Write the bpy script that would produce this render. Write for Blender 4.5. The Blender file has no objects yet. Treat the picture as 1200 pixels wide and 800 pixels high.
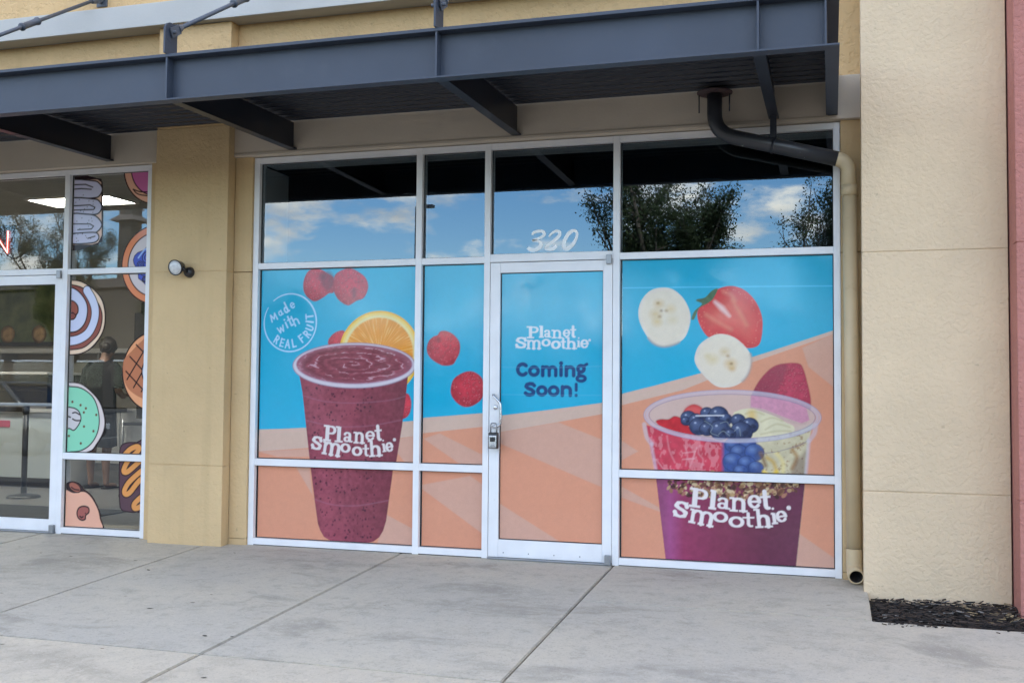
import bpy, bmesh, math, random
import numpy as np
from mathutils import Vector, Matrix

# ------------------------------------------------------------------ camera, sky, sun, exposure
scene = bpy.context.scene
C = scene.collection
RAD = math.radians
PI = math.pi

cam_d = bpy.data.cameras.new('camera')
cam = bpy.data.objects.new('camera', cam_d)
C.objects.link(cam)
scene.camera = cam
cam_d.sensor_width = 36.0
cam_d.lens = 1236.2 / 1200.0 * 36.0
cam_d.clip_start = 0.05
cam_d.clip_end = 2000
YAW, PITCH, ROLL = 0.29358, 0.04492, 0.00853
_f = Vector((-math.sin(YAW) * math.cos(PITCH), math.cos(YAW) * math.cos(PITCH), math.sin(PITCH)))
_r = Vector((math.cos(YAW), math.sin(YAW), 0))
_u = _r.cross(_f)
_r2 = _r * math.cos(ROLL) + _u * math.sin(ROLL)
_u2 = _u * math.cos(ROLL) - _r * math.sin(ROLL)
_m = Matrix((_r2, _u2, -_f)).transposed().to_4x4()
_m.translation = Vector((2.405, -7.377, 1.234))
cam.matrix_world = _m

SUN_EL, SUN_AZ = RAD(46), RAD(28)      # azimuth measured from +Y (behind the shop) towards +X
world = bpy.data.worlds.new('World')
scene.world = world
world.use_nodes = True
wn, wl = world.node_tree.nodes, world.node_tree.links
wn.clear()
w_out = wn.new('ShaderNodeOutputWorld')
w_bg = wn.new('ShaderNodeBackground')
w_bg.inputs['Strength'].default_value = 0.15
sky = wn.new('ShaderNodeTexSky')
sky.sky_type = 'NISHITA'
sky.sun_disc = False
sky.sun_elevation = SUN_EL
sky.sun_rotation = SUN_AZ
sky.air_density = 1.0
sky.dust_density = 0.3
sky.ozone_density = 2.5
tc = wn.new('ShaderNodeTexCoord')
mp = wn.new('ShaderNodeMapping')
mp.inputs['Location'].default_value = (12.4, 28.1, 7.9)
mp.inputs['Scale'].default_value = (7.5, 7.5, 17.25)
mp.inputs['Rotation'].default_value = (0, 0, -0.06)
wl.new(tc.outputs['Generated'], mp.inputs['Vector'])
n1 = wn.new('ShaderNodeTexNoise')
n1.inputs['Scale'].default_value = 1.0
n1.inputs['Detail'].default_value = 9
n1.inputs['Roughness'].default_value = 0.56
wl.new(mp.outputs['Vector'], n1.inputs['Vector'])
mp2 = wn.new('ShaderNodeMapping')
mp2.inputs['Location'].default_value = (12.4, 28.1, 8.3)
mp2.inputs['Scale'].default_value = (7.5, 7.5, 17.25)
mp2.inputs['Rotation'].default_value = (0, 0, -0.06)
wl.new(tc.outputs['Generated'], mp2.inputs['Vector'])
n2 = wn.new('ShaderNodeTexNoise')
n2.inputs['Scale'].default_value = 1.0
n2.inputs['Detail'].default_value = 5
wl.new(mp2.outputs['Vector'], n2.inputs['Vector'])
cr = wn.new('ShaderNodeMapRange')
cr.interpolation_type = 'SMOOTHSTEP'
cr.inputs['From Min'].default_value = 0.475
cr.inputs['From Max'].default_value = 0.61
wl.new(n1.outputs['Fac'], cr.inputs['Value'])
shade = wn.new('ShaderNodeMapRange')        # thin towards the top of a cloud = bright, thick above = grey base
shade.inputs['From Min'].default_value = 0.42
shade.inputs['From Max'].default_value = 0.66
shade.inputs['To Min'].default_value = 1.0
shade.inputs['To Max'].default_value = 0.0
wl.new(n2.outputs['Fac'], shade.inputs['Value'])
ccol = wn.new('ShaderNodeMixRGB')
ccol.inputs['Color1'].default_value = (5.6, 5.3, 5.1, 1)
ccol.inputs['Color2'].default_value = (13.2, 11.6, 9.7, 1)
wl.new(shade.outputs['Result'], ccol.inputs['Fac'])
cmul = wn.new('ShaderNodeMath')
cmul.operation = 'MULTIPLY'
cmul.inputs[1].default_value = 0.93
wl.new(cr.outputs['Result'], cmul.inputs[0])
cmix = wn.new('ShaderNodeMixRGB')
wl.new(cmul.outputs[0], cmix.inputs['Fac'])
hs = wn.new('ShaderNodeHueSaturation')
hs.inputs['Saturation'].default_value = 1.25
wl.new(sky.outputs['Color'], hs.inputs['Color'])
wl.new(hs.outputs['Color'], cmix.inputs['Color1'])
wl.new(ccol.outputs['Color'], cmix.inputs['Color2'])
wl.new(cmix.outputs['Color'], w_bg.inputs['Color'])
wl.new(w_bg.outputs['Background'], w_out.inputs['Surface'])

sun_d = bpy.data.lights.new('sun', 'SUN')
sun_d.energy = 3.5
sun_d.angle = RAD(0.53)
sun_d.color = (1.0, 0.94, 0.85)
sun = bpy.data.objects.new('sun', sun_d)
C.objects.link(sun)
_sd = Vector((math.sin(SUN_AZ) * math.cos(SUN_EL), math.cos(SUN_AZ) * math.cos(SUN_EL), math.sin(SUN_EL)))
sun.rotation_euler = _sd.to_track_quat('Z', 'Y').to_euler()
sun.location = (0, 0, 30)

scene.view_settings.view_transform = 'Standard'
scene.view_settings.look = 'None'
scene.view_settings.gamma = 1.0
scene.view_settings.exposure = 1.86
scene.cycles.max_bounces = 10
scene.cycles.transparent_max_bounces = 12
scene.cycles.caustics_reflective = False
scene.cycles.caustics_refractive = False

# ------------------------------------------------------------------ helpers
rng = random.Random(7)
NR = np.random.default_rng(11)
WL = {}                                # world position of every object built


def lin(c):
    return tuple(((v / 255.0) / 12.92 if v / 255.0 <= 0.04045 else ((v / 255.0 + 0.055) / 1.055) ** 2.4) for v in c)


def root(name, loc, label, cat, group=None):
    o = bpy.data.objects.new(name, None)
    o.empty_display_size = 0.1
    C.objects.link(o)
    o.location = loc
    WL[o] = Vector(loc)
    o['label'] = label
    o['category'] = cat
    if group:
        o['group'] = group
    return o


def tag(o, label=None, cat=None, group=None, kind=None):
    if label: o['label'] = label
    if cat: o['category'] = cat
    if group: o['group'] = group
    if kind: o['kind'] = kind
    return o


def mk(name, verts, faces, mat, parent=None, smooth=False, centre=True):
    me = bpy.data.meshes.new(name)
    vs = [Vector(v) for v in verts]
    if centre:
        lo = Vector((min(v.x for v in vs), min(v.y for v in vs), min(v.z for v in vs)))
        hi = Vector((max(v.x for v in vs), max(v.y for v in vs), max(v.z for v in vs)))
        c = (lo + hi) / 2
        c.z = lo.z
    else:
        c = Vector((0, 0, 0))
    me.from_pydata([tuple(v - c) for v in vs], [], faces)
    mats = mat if isinstance(mat, (list, tuple)) else [mat]
    for m in mats:
        me.materials.append(m)
    if smooth:
        me.polygons.foreach_set('use_smooth', [True] * len(me.polygons))
    me.update()
    return link(name, me, c, parent)


def link(name, me, c, parent):
    o = bpy.data.objects.new(name, me)
    C.objects.link(o)
    WL[o] = Vector(c)
    if parent is not None:
        o.parent = parent
        o.location = Vector(c) - WL[parent]
    else:
        o.location = c
    return o


def bm_obj(name, bm, mat, parent=None, smooth=False):
    bmesh.ops.recalc_face_normals(bm, faces=bm.faces)
    lo = Vector((min(v.co.x for v in bm.verts), min(v.co.y for v in bm.verts), min(v.co.z for v in bm.verts)))
    hi = Vector((max(v.co.x for v in bm.verts), max(v.co.y for v in bm.verts), max(v.co.z for v in bm.verts)))
    c = (lo + hi) / 2
    c.z = lo.z
    bmesh.ops.translate(bm, verts=bm.verts, vec=-c)
    me = bpy.data.meshes.new(name)
    bm.to_mesh(me)
    bm.free()
    for m in (mat if isinstance(mat, (list, tuple)) else [mat]):
        me.materials.append(m)
    if smooth:
        me.polygons.foreach_set('use_smooth', [True] * len(me.polygons))
    return link(name, me, c, parent)


def add_box(bm, x0, x1, y0, y1, z0, z1, bevel=0.0, mi=0):
    vs = [bm.verts.new(p) for p in ((x0, y0, z0), (x1, y0, z0), (x1, y1, z0), (x0, y1, z0),
                                    (x0, y0, z1), (x1, y0, z1), (x1, y1, z1), (x0, y1, z1))]
    fs = []
    for f in ((0, 3, 2, 1), (4, 5, 6, 7), (0, 1, 5, 4), (1, 2, 6, 5), (2, 3, 7, 6), (3, 0, 4, 7)):
        fs.append(bm.faces.new([vs[i] for i in f]))
    for f in fs:
        f.material_index = mi
    if bevel > 0:
        es = list({e for f in fs for e in f.edges})
        bmesh.ops.bevel(bm, geom=es, offset=bevel, segments=2, affect='EDGES', profile=0.6)


def box(name, x0, x1, y0, y1, z0, z1, mat, parent=None, bevel=0.0):
    bm = bmesh.new()
    add_box(bm, min(x0, x1), max(x0, x1), min(y0, y1), max(y0, y1), min(z0, z1), max(z0, z1), bevel)
    return bm_obj(name, bm, mat, parent)


def tube_data(pts, radii, n=12, caps=True):
    pts = [Vector(p) for p in pts]
    if not isinstance(radii, (list, tuple)):
        radii = [radii] * len(pts)
    vs, fs = [], []
    prev = None
    for i, p in enumerate(pts):
        t = (pts[min(i + 1, len(pts) - 1)] - pts[max(i - 1, 0)]).normalized()
        if prev is None:
            a = Vector((0, 0, 1)) if abs(t.z) < 0.9 else Vector((1, 0, 0))
            x = t.cross(a).normalized()
        else:
            x = (prev - t * prev.dot(t)).normalized()
        prev = x
        y = t.cross(x)
        for k in range(n):
            a = 2 * PI * k / n
            vs.append(p + (x * math.cos(a) + y * math.sin(a)) * radii[i])
    for i in range(len(pts) - 1):
        for k in range(n):
            fs.append((i * n + k, i * n + (k + 1) % n, (i + 1) * n + (k + 1) % n, (i + 1) * n + k))
    if caps:
        fs.append(tuple(range(n - 1, -1, -1)))
        fs.append(tuple((len(pts) - 1) * n + k for k in range(n)))
    return vs, fs


def tube(name, pts, radii, mat, parent=None, n=12, smooth=True, caps=True):
    v, f = tube_data(pts, radii, n, caps)
    o = mk(name, v, f, mat, parent)
    if smooth:
        me = o.data
        me.polygons.foreach_set('use_smooth', [len(p.vertices) == 4 for p in me.polygons])
    return o


def lathe(name, prof, mat, parent=None, centre=(0, 0, 0), axis=(0, 0, 1), n=24):
    """prof: list of (radius, height along axis)"""
    a = Vector(axis).normalized()
    x = a.cross(Vector((0, 0, 1)) if abs(a.z) < 0.9 else Vector((1, 0, 0))).normalized()
    y = a.cross(x)
    c = Vector(centre)
    vs, fs = [], []
    for r, h in prof:
        for k in range(n):
            t = 2 * PI * k / n
            vs.append(c + a * h + (x * math.cos(t) + y * math.sin(t)) * max(r, 1e-4))
    for i in range(len(prof) - 1):
        for k in range(n):
            fs.append((i * n + k, i * n + (k + 1) % n, (i + 1) * n + (k + 1) % n, (i + 1) * n + k))
    fs.append(tuple(range(n)))
    fs.append(tuple((len(prof) - 1) * n + k for k in range(n)))
    o = mk(name, vs, fs, mat, parent)
    o.data.polygons.foreach_set('use_smooth', [len(p.vertices) == 4 for p in o.data.polygons])
    return o


def arc_pts(pts, r, seg=6):
    """round the corners of a polyline"""
    pts = [Vector(p) for p in pts]
    out = [pts[0]]
    for i in range(1, len(pts) - 1):
        a = (pts[i - 1] - pts[i]).normalized()
        b = (pts[i + 1] - pts[i]).normalized()
        p0, p1 = pts[i] + a * r, pts[i] + b * r
        for k in range(seg + 1):
            t = k / seg
            out.append((p0 * (1 - t) ** 2) + pts[i] * (2 * t * (1 - t)) + p1 * t ** 2)
    out.append(pts[-1])
    return out


# ------------------------------------------------------------------ materials
MATS = {}


def bsdf(name, col, rough=0.6, metal=0.0, spec=0.5):
    m = bpy.data.materials.new(name)
    m.use_nodes = True
    b = m.node_tree.nodes['Principled BSDF']
    b.inputs['Base Color'].default_value = (*col, 1)
    b.inputs['Roughness'].default_value = rough
    b.inputs['Metallic'].default_value = metal
    b.inputs['Specular IOR Level'].default_value = spec
    MATS[name] = m
    return m, m.node_tree.nodes, m.node_tree.links, b


def vary(name, col, amount=0.12, scale=3.0, rough=0.6, metal=0.0, bump=0.0, bump_scale=80.0, spec=0.5,
         col2=None, detail=6, bump_dist=0.01, coords='Object', second=None):
    """base colour broken by noise, optional bump; second=(colour, scale, lo, hi) adds stains"""
    m, N, L, b = bsdf(name, col, rough, metal, spec)
    t = N.new('ShaderNodeTexCoord')
    if coords == 'World':
        t = N.new('ShaderNodeNewGeometry')
        vec = t.outputs['Position']
    else:
        vec = t.outputs[coords]
    nz = N.new('ShaderNodeTexNoise')
    nz.inputs['Scale'].default_value = scale
    nz.inputs['Detail'].default_value = detail
    L.new(vec, nz.inputs['Vector'])
    r = N.new('ShaderNodeValToRGB')
    c2 = col2 if col2 else tuple(c * (1 + amount) for c in col)
    r.color_ramp.elements[0].position = 0.3
    r.color_ramp.elements[1].position = 0.7
    r.color_ramp.elements[0].color = (*[c * (1 - amount) for c in col], 1)
    r.color_ramp.elements[1].color = (*c2, 1)
    L.new(nz.outputs['Fac'], r.inputs['Fac'])
    out = r.outputs['Color']
    if second:
        for c, s, lo, hi, st in second:
            n3 = N.new('ShaderNodeTexNoise')
            n3.inputs['Scale'].default_value = s
            n3.inputs['Detail'].default_value = 5
            n3.inputs['Roughness'].default_value = 0.62
            L.new(vec, n3.inputs['Vector'])
            mr = N.new('ShaderNodeMapRange')
            mr.inputs['From Min'].default_value = lo
            mr.inputs['From Max'].default_value = hi
            mr.inputs['To Max'].default_value = st
            L.new(n3.outputs['Fac'], mr.inputs['Value'])
            mx = N.new('ShaderNodeMixRGB')
            mx.inputs['Color2'].default_value = (*c, 1)
            L.new(mr.outputs['Result'], mx.inputs['Fac'])
            L.new(out, mx.inputs['Color1'])
            out = mx.outputs['Color']
    L.new(out, b.inputs['Base Color'])
    if bump > 0:
        n2_ = N.new('ShaderNodeTexNoise')
        n2_.inputs['Scale'].default_value = bump_scale
        n2_.inputs['Detail'].default_value = 4
        L.new(vec, n2_.inputs['Vector'])
        bp = N.new('ShaderNodeBump')
        bp.inputs['Strength'].default_value = bump
        bp.inputs['Distance'].default_value = bump_dist
        L.new(n2_.outputs['Fac'], bp.inputs['Height'])
        L.new(bp.outputs['Normal'], b.inputs['Normal'])
    return m


def stucco(name, col, scale=26.0, strength=0.55, dirt=True, streak=0.30):
    m, N, L, b = bsdf(name, col, 0.85, 0, 0.25)
    g = N.new('ShaderNodeNewGeometry')
    n_ = N.new('ShaderNodeTexNoise')
    n_.inputs['Scale'].default_value = 1.3
    n_.inputs['Detail'].default_value = 7
    n_.inputs['Roughness'].default_value = 0.6
    L.new(g.outputs['Position'], n_.inputs['Vector'])
    r = N.new('ShaderNodeValToRGB')
    r.color_ramp.elements[0].position = 0.3
    r.color_ramp.elements[1].position = 0.72
    r.color_ramp.elements[0].color = (*[c * 0.90 for c in col], 1)
    r.color_ramp.elements[1].color = (*[min(1, c * 1.08) for c in col], 1)
    L.new(n_.outputs['Fac'], r.inputs['Fac'])
    # vertical streaks of dirt
    mp_ = N.new('ShaderNodeMapping')
    mp_.inputs['Scale'].default_value = (9.0, 9.0, 0.5)
    L.new(g.outputs['Position'], mp_.inputs['Vector'])
    n2_ = N.new('ShaderNodeTexNoise')
    n2_.inputs['Scale'].default_value = 1.0
    n2_.inputs['Detail'].default_value = 6
    L.new(mp_.outputs['Vector'], n2_.inputs['Vector'])
    mr = N.new('ShaderNodeMapRange')
    mr.inputs['From Min'].default_value = 0.55
    mr.inputs['From Max'].default_value = 0.8
    mr.inputs['To Max'].default_value = streak
    L.new(n2_.outputs['Fac'], mr.inputs['Value'])
    mx = N.new('ShaderNodeMixRGB')
    mx.inputs['Color2'].default_value = (*[c * 0.62 for c in col], 1)
    L.new(mr.outputs['Result'], mx.inputs['Fac'])
    L.new(r.outputs['Color'], mx.inputs['Color1'])
    # small specks
    sp = N.new('ShaderNodeTexNoise')
    sp.inputs['Scale'].default_value = 21.0
    sp.inputs['Detail'].default_value = 2
    L.new(g.outputs['Position'], sp.inputs['Vector'])
    sr = N.new('ShaderNodeMapRange')
    sr.inputs['From Min'].default_value = 0.73
    sr.inputs['From Max'].default_value = 0.78
    sr.inputs['To Max'].default_value = 0.35 if dirt else 0.0
    L.new(sp.outputs['Fac'], sr.inputs['Value'])
    mx2 = N.new('ShaderNodeMixRGB')
    mx2.inputs['Color2'].default_value = (*[c * 0.45 for c in col], 1)
    L.new(sr.outputs['Result'], mx2.inputs['Fac'])
    L.new(mx.outputs['Color'], mx2.inputs['Color1'])
    L.new(mx2.outputs['Color'], b.inputs['Base Color'])
    # knock-down relief: flattened islands + fine grit
    n3 = N.new('ShaderNodeTexNoise')
    n3.inputs['Scale'].default_value = scale
    n3.inputs['Detail'].default_value = 3
    n3.inputs['Roughness'].default_value = 0.55
    n3.inputs['Distortion'].default_value = 0.15
    L.new(g.outputs['Position'], n3.inputs['Vector'])
    m3 = N.new('ShaderNodeMapRange')
    m3.interpolation_type = 'SMOOTHSTEP'
    m3.inputs['From Min'].default_value = 0.42
    m3.inputs['From Max'].default_value = 0.56
    L.new(n3.outputs['Fac'], m3.inputs['Value'])
    n4 = N.new('ShaderNodeTexNoise')
    n4.inputs['Scale'].default_value = scale * 5
    n4.inputs['Detail'].default_value = 3
    L.new(g.outputs['Position'], n4.inputs['Vector'])
    ad = N.new('ShaderNodeMath')
    ad.operation = 'MULTIPLY_ADD'
    ad.inputs[1].default_value = 0.35
    L.new(n4.outputs['Fac'], ad.inputs[0])
    L.new(m3.outputs['Result'], ad.inputs[2])
    bp = N.new('ShaderNodeBump')
    bp.inputs['Strength'].default_value = strength
    bp.inputs['Distance'].default_value = 0.006
    L.new(ad.outputs[0], bp.inputs['Height'])
    L.new(bp.outputs['Normal'], b.inputs['Normal'])
    return m


def glass(name, refl, tint):
    m = bpy.data.materials.new(name)
    m.use_nodes = True
    N, L = m.node_tree.nodes, m.node_tree.links
    N.clear()
    o = N.new('ShaderNodeOutputMaterial')
    t = N.new('ShaderNodeBsdfTransparent')
    t.inputs['Color'].default_value = (*tint, 1)
    g = N.new('ShaderNodeBsdfGlossy')
    g.inputs['Roughness'].default_value = 0.0
    g.inputs['Color'].default_value = (0.80, 0.92, 1.0, 1)
    # reflective coating: constant part plus the Fresnel rise at grazing angles; faint waviness of the pane
    fr = N.new('ShaderNodeFresnel')
    fr.inputs['IOR'].default_value = 1.5
    ad = N.new('ShaderNodeMath')
    ad.operation = 'ADD'
    ad.use_clamp = True
    ad.inputs[1].default_value = refl
    L.new(fr.outputs[0], ad.inputs[0])
    ge = N.new('ShaderNodeNewGeometry')
    nz = N.new('ShaderNodeTexNoise')
    nz.inputs['Scale'].default_value = 1.6
    nz.inputs['Detail'].default_value = 1
    L.new(ge.outputs['Position'], nz.inputs['Vector'])
    bp = N.new('ShaderNodeBump')
    bp.inputs['Strength'].default_value = 0.04
    bp.inputs['Distance'].default_value = 0.01
    L.new(nz.outputs['Fac'], bp.inputs['Height'])
    L.new(bp.outputs['Normal'], g.inputs['Normal'])
    mx = N.new('ShaderNodeMixShader')
    fb = N.new('ShaderNodeMath')           # only the outer face of the pane is coated
    fb.operation = 'MULTIPLY'
    inv = N.new('ShaderNodeMath')
    inv.operation = 'SUBTRACT'
    inv.inputs[0].default_value = 1.0
    L.new(ge.outputs['Backfacing'], inv.inputs[1])
    L.new(ad.outputs[0], fb.inputs[0])
    L.new(inv.outputs[0], fb.inputs[1])
    L.new(fb.outputs[0], mx.inputs['Fac'])
    L.new(t.outputs[0], mx.inputs[1])
    L.new(g.outputs[0], mx.inputs[2])
    L.new(mx.outputs[0], o.inputs['Surface'])
    MATS[name] = m
    return m


def emit(name, col, s):
    m, N, L, b = bsdf(name, (0.8, 0.8, 0.8), 0.5)
    b.inputs['Emission Color'].default_value = (*col, 1)
    b.inputs['Emission Strength'].default_value = s
    return m


TAN = stucco('tan_stucco', (0.625, 0.456, 0.248), 34, 0.32)
TAN_R = stucco('pale_tan_stucco', (0.71, 0.56, 0.375), 36, 0.40, True, 0.10)
TAN_UP = stucco('upper_tan_stucco', (0.64, 0.44, 0.225), 20, 0.6)
RED = stucco('red_stucco', (0.47, 0.20, 0.165), 32, 0.55)
BAND = vary('grey_band_paint', (0.55, 0.48, 0.385), 0.07, 2.0, 0.8, bump=0.12, bump_scale=60, coords='World')
CORN = vary('white_cornice_paint', (0.50, 0.495, 0.465), 0.06, 2.0, 0.8, bump=0.12, bump_scale=60, coords='World')
ALU = vary('white_aluminium', (0.80, 0.81, 0.82), 0.05, 5.0, 0.42, coords='World', second=[((0.35, 0.34, 0.33), 30.0, 0.66, 0.75, 0.25)])
GREY_ALU = vary('grey_aluminium', (0.30, 0.31, 0.32), 0.08, 9.0, 0.38, metal=0.6)
GASKET = vary('black_gasket', (0.012, 0.012, 0.013), 0.1, 9.0, 0.5)
STEEL = vary('slate_steel_paint', (0.040, 0.053, 0.078), 0.14, 1.5, 0.50, coords='World', bump=0.05, bump_scale=40,
             second=[((0.062, 0.076, 0.10), 3.5, 0.58, 0.78, 0.5), ((0.07, 0.07, 0.075), 12.0, 0.66, 0.8, 0.4)])
STEEL_D = vary('dark_steel_paint', (0.015, 0.018, 0.027), 0.12, 2.0, 0.36, coords='World', second=[((0.018, 0.020, 0.027), 6.0, 0.62, 0.8, 0.5)])
DECK = vary('deck_paint', (0.016, 0.019, 0.028), 0.05, 0.7, 0.45, coords='World')
ROD = vary('grey_rod_paint', (0.085, 0.10, 0.125), 0.1, 8.0, 0.45, coords='World')
PRIMER = vary('red_primer', (0.055, 0.032, 0.032), 0.3, 14.0, 0.7)
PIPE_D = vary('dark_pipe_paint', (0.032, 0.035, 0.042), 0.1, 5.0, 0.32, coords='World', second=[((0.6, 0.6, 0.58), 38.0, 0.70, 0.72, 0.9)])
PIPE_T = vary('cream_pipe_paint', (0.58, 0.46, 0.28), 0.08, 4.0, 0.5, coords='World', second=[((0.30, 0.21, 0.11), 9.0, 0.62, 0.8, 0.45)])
BLACK = vary('black_plastic', (0.018, 0.018, 0.02), 0.15, 9.0, 0.35)
CHROME = vary('satin_metal', (0.62, 0.63, 0.65), 0.06, 9.0, 0.25, metal=0.9)
GLASS_R = glass('reflective_glass', 0.095, (0.66, 0.69, 0.70))
GLASS_L = glass('clear_glass', 0.07, (0.80, 0.81, 0.81))
DRYWALL = vary('grey_drywall', (0.42, 0.42, 0.41), 0.04, 2.0, 0.8)
PLASTER = vary('white_plaster', (0.80, 0.80, 0.79), 0.04, 2.0, 0.8)
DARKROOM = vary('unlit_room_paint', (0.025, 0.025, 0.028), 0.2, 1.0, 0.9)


def concrete(name, base, warm, seed, stain=0.6):
    """broom-finished slab: broad stains, blotches, grit, gum spots and hairline cracks"""
    m, N, L, b = bsdf(name, base, .87, 0, .3)
    g = N.new('ShaderNodeNewGeometry')
    mp_ = N.new('ShaderNodeMapping')
    mp_.inputs['Location'].default_value = (seed, seed * 1.7, 0)
    L.new(g.outputs['Position'], mp_.inputs['Vector'])
    vec = mp_.outputs['Vector']
    out = None

    def noise(scale, detail=6, rough=.6, dist=0.0, stretch=None):
        v = vec
        if stretch:
            q = N.new('ShaderNodeMapping')
            q.inputs['Scale'].default_value = stretch
            L.new(vec, q.inputs['Vector'])
            v = q.outputs['Vector']
        n = N.new('ShaderNodeTexNoise')
        n.inputs['Scale'].default_value = scale
        n.inputs['Detail'].default_value = detail
        n.inputs['Roughness'].default_value = rough
        n.inputs['Distortion'].default_value = dist
        L.new(v, n.inputs['Vector'])
        return n.outputs['Fac']

    def rng_(v, lo, hi, top):
        r = N.new('ShaderNodeMapRange')
        r.interpolation_type = 'SMOOTHSTEP'
        r.inputs['From Min'].default_value = lo
        r.inputs['From Max'].default_value = hi
        r.inputs['To Max'].default_value = top
        L.new(v, r.inputs['Value'])
        return r.outputs['Result']

    def mix(f, c):
        nonlocal out
        x = N.new('ShaderNodeMixRGB')
        L.new(f, x.inputs['Fac'])
        if out is None:
            x.inputs['Color1'].default_value = (*base, 1)
        else:
            L.new(out, x.inputs['Color1'])
        x.inputs['Color2'].default_value = (*c, 1)
        out = x.outputs['Color']
    k = lambda f: tuple(c * f for c in base)
    mix(rng_(noise(.55, 5), .40, .66, .75), warm)
    mix(rng_(noise(.9, 8, .68, .5, (1.0, 1.9, 1.0)), .50, .66, stain), k(.60))
    mix(rng_(noise(3.2, 8, .7), .52, .70, .42), k(.62))
    mix(rng_(noise(9.0, 7, .75), .50, .68, .50), k(.64))
    mix(rng_(noise(32.0, 5, .75), .52, .68, .40), k(.70))
    mix(rng_(noise(17.0, 6, .7), .53, .68, .42), k(1.20))
    mix(rng_(noise(75.0, 3, .7), .55, .68, .50), k(.58))
    mix(rng_(noise(120.0, 2, .6), .58, .70, .45), k(1.30))
    # gum and drip spots
    vo = N.new('ShaderNodeTexVoronoi')
    vo.inputs['Scale'].default_value = 3.4
    vo.inputs['Randomness'].default_value = 1.0
    L.new(vec, vo.inputs['Vector'])
    wn_ = N.new('ShaderNodeTexWhiteNoise')
    L.new(vo.outputs['Color'], wn_.inputs['Vector'])
    th = N.new('ShaderNodeMapRange')
    th.inputs['From Min'].default_value = .45
    th.inputs['From Max'].default_value = 1.0
    th.inputs['To Min'].default_value = 0.0
    th.inputs['To Max'].default_value = .075
    L.new(wn_.outputs['Value'], th.inputs['Value'])
    lt = N.new('ShaderNodeMath')
    lt.operation = 'LESS_THAN'
    L.new(vo.outputs['Distance'], lt.inputs[0])
    L.new(th.outputs['Result'], lt.inputs[1])
    ml = N.new('ShaderNodeMath')
    ml.operation = 'MULTIPLY'
    ml.inputs[1].default_value = .55
    L.new(lt.outputs[0], ml.inputs[0])
    mix(ml.outputs[0], k(.42))
    # hairline crazing
    vc = N.new('ShaderNodeTexVoronoi')
    vc.feature = 'DISTANCE_TO_EDGE'
    vc.inputs['Scale'].default_value = .33
    ds = N.new('ShaderNodeTexNoise')
    ds.inputs['Scale'].default_value = 1.4
    ds.inputs['Detail'].default_value = 6
    L.new(vec, ds.inputs['Vector'])
    av = N.new('ShaderNodeMixRGB')
    av.blend_type = 'LINEAR_LIGHT'
    av.inputs['Fac'].default_value = .35
    L.new(vec, av.inputs['Color1'])
    L.new(ds.outputs['Color'], av.inputs['Color2'])
    L.new(av.outputs['Color'], vc.inputs['Vector'])
    lc = N.new('ShaderNodeMapRange')
    lc.inputs['From Min'].default_value = .0005
    lc.inputs['From Max'].default_value = .0020
    lc.inputs['To Min'].default_value = .12
    lc.inputs['To Max'].default_value = 0.0
    L.new(vc.outputs['Distance'], lc.inputs['Value'])
    mix(lc.outputs['Result'], k(.45))
    L.new(out, b.inputs['Base Color'])
    bp = N.new('ShaderNodeBump')
    bp.inputs['Strength'].default_value = .3
    bp.inputs['Distance'].default_value = .003
    L.new(noise(170.0, 4), bp.inputs['Height'])
    L.new(bp.outputs['Normal'], b.inputs['Normal'])
    return m


CONC = concrete('sidewalk_concrete', (.46, .43, .36), (.53, .48, .375), 3.3, .72)
CONC_F = concrete('weathered_concrete', (.51, .46, .365), (.56, .50, .385), 8.1, .40)
JOINT = vary('joint_dirt', (0.07, 0.065, 0.06), 0.3, 8.0, 0.9, coords='World')
ASPHALT = vary('asphalt', (0.07, 0.068, 0.066), 0.2, 1.5, 0.88, bump=0.4, bump_scale=120, coords='World', second=[((0.095, 0.092, 0.088), 0.4, 0.5, 0.7, 0.6)])
PAINTW = vary('white_road_paint', (0.7, 0.7, 0.68), 0.1, 12.0, 0.7, coords='World')
GRASS = vary('lawn', (0.035, 0.05, 0.02), 0.3, 0.6, 0.95, coords='World')
SOIL_SHADE = vary('soil_and_pipe_shade', (0.018, 0.015, 0.013), 0.4, 18.0, 0.95, bump=0.6, bump_scale=60, coords='World')

# ------------------------------------------------------------------ ground
SL = 0.0486                                # the sidewalk falls away from the shop


def gz(y):
    return SL * y


LOT = -0.40
tag(mk('ground', [(-700, -700, LOT - 0.10), (700, -700, LOT - 0.10), (700, 700, LOT - 0.10), (-700, 700, LOT - 0.10)], [(0, 1, 2, 3)], GRASS), kind='structure')
lot = tag(mk('parking_lot', [(-90, -56, LOT), (60, -56, LOT), (60, -5.32, LOT), (-90, -5.32, LOT)], [(0, 1, 2, 3)], ASPHALT), kind='structure')
for i in range(-9, 10):
    x = i * 2.75
    mk('parking_line', [(x - .05, -23.2, LOT + .004), (x + .05, -23.2, LOT + .004), (x + .05, -18.0, LOT + .004), (x - .05, -18.0, LOT + .004)], [(0, 1, 2, 3)], PAINTW, lot)

# sidewalk: bedding with separate slabs, open joints between them
side = tag(mk('sidewalk', [(-16, .6, -.055), (16, .6, -.055), (16, -5.15, gz(-5.15) - .055), (-16, -5.15, gz(-5.15) - .055)], [(0, 1, 2, 3)], JOINT), kind='structure')


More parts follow.
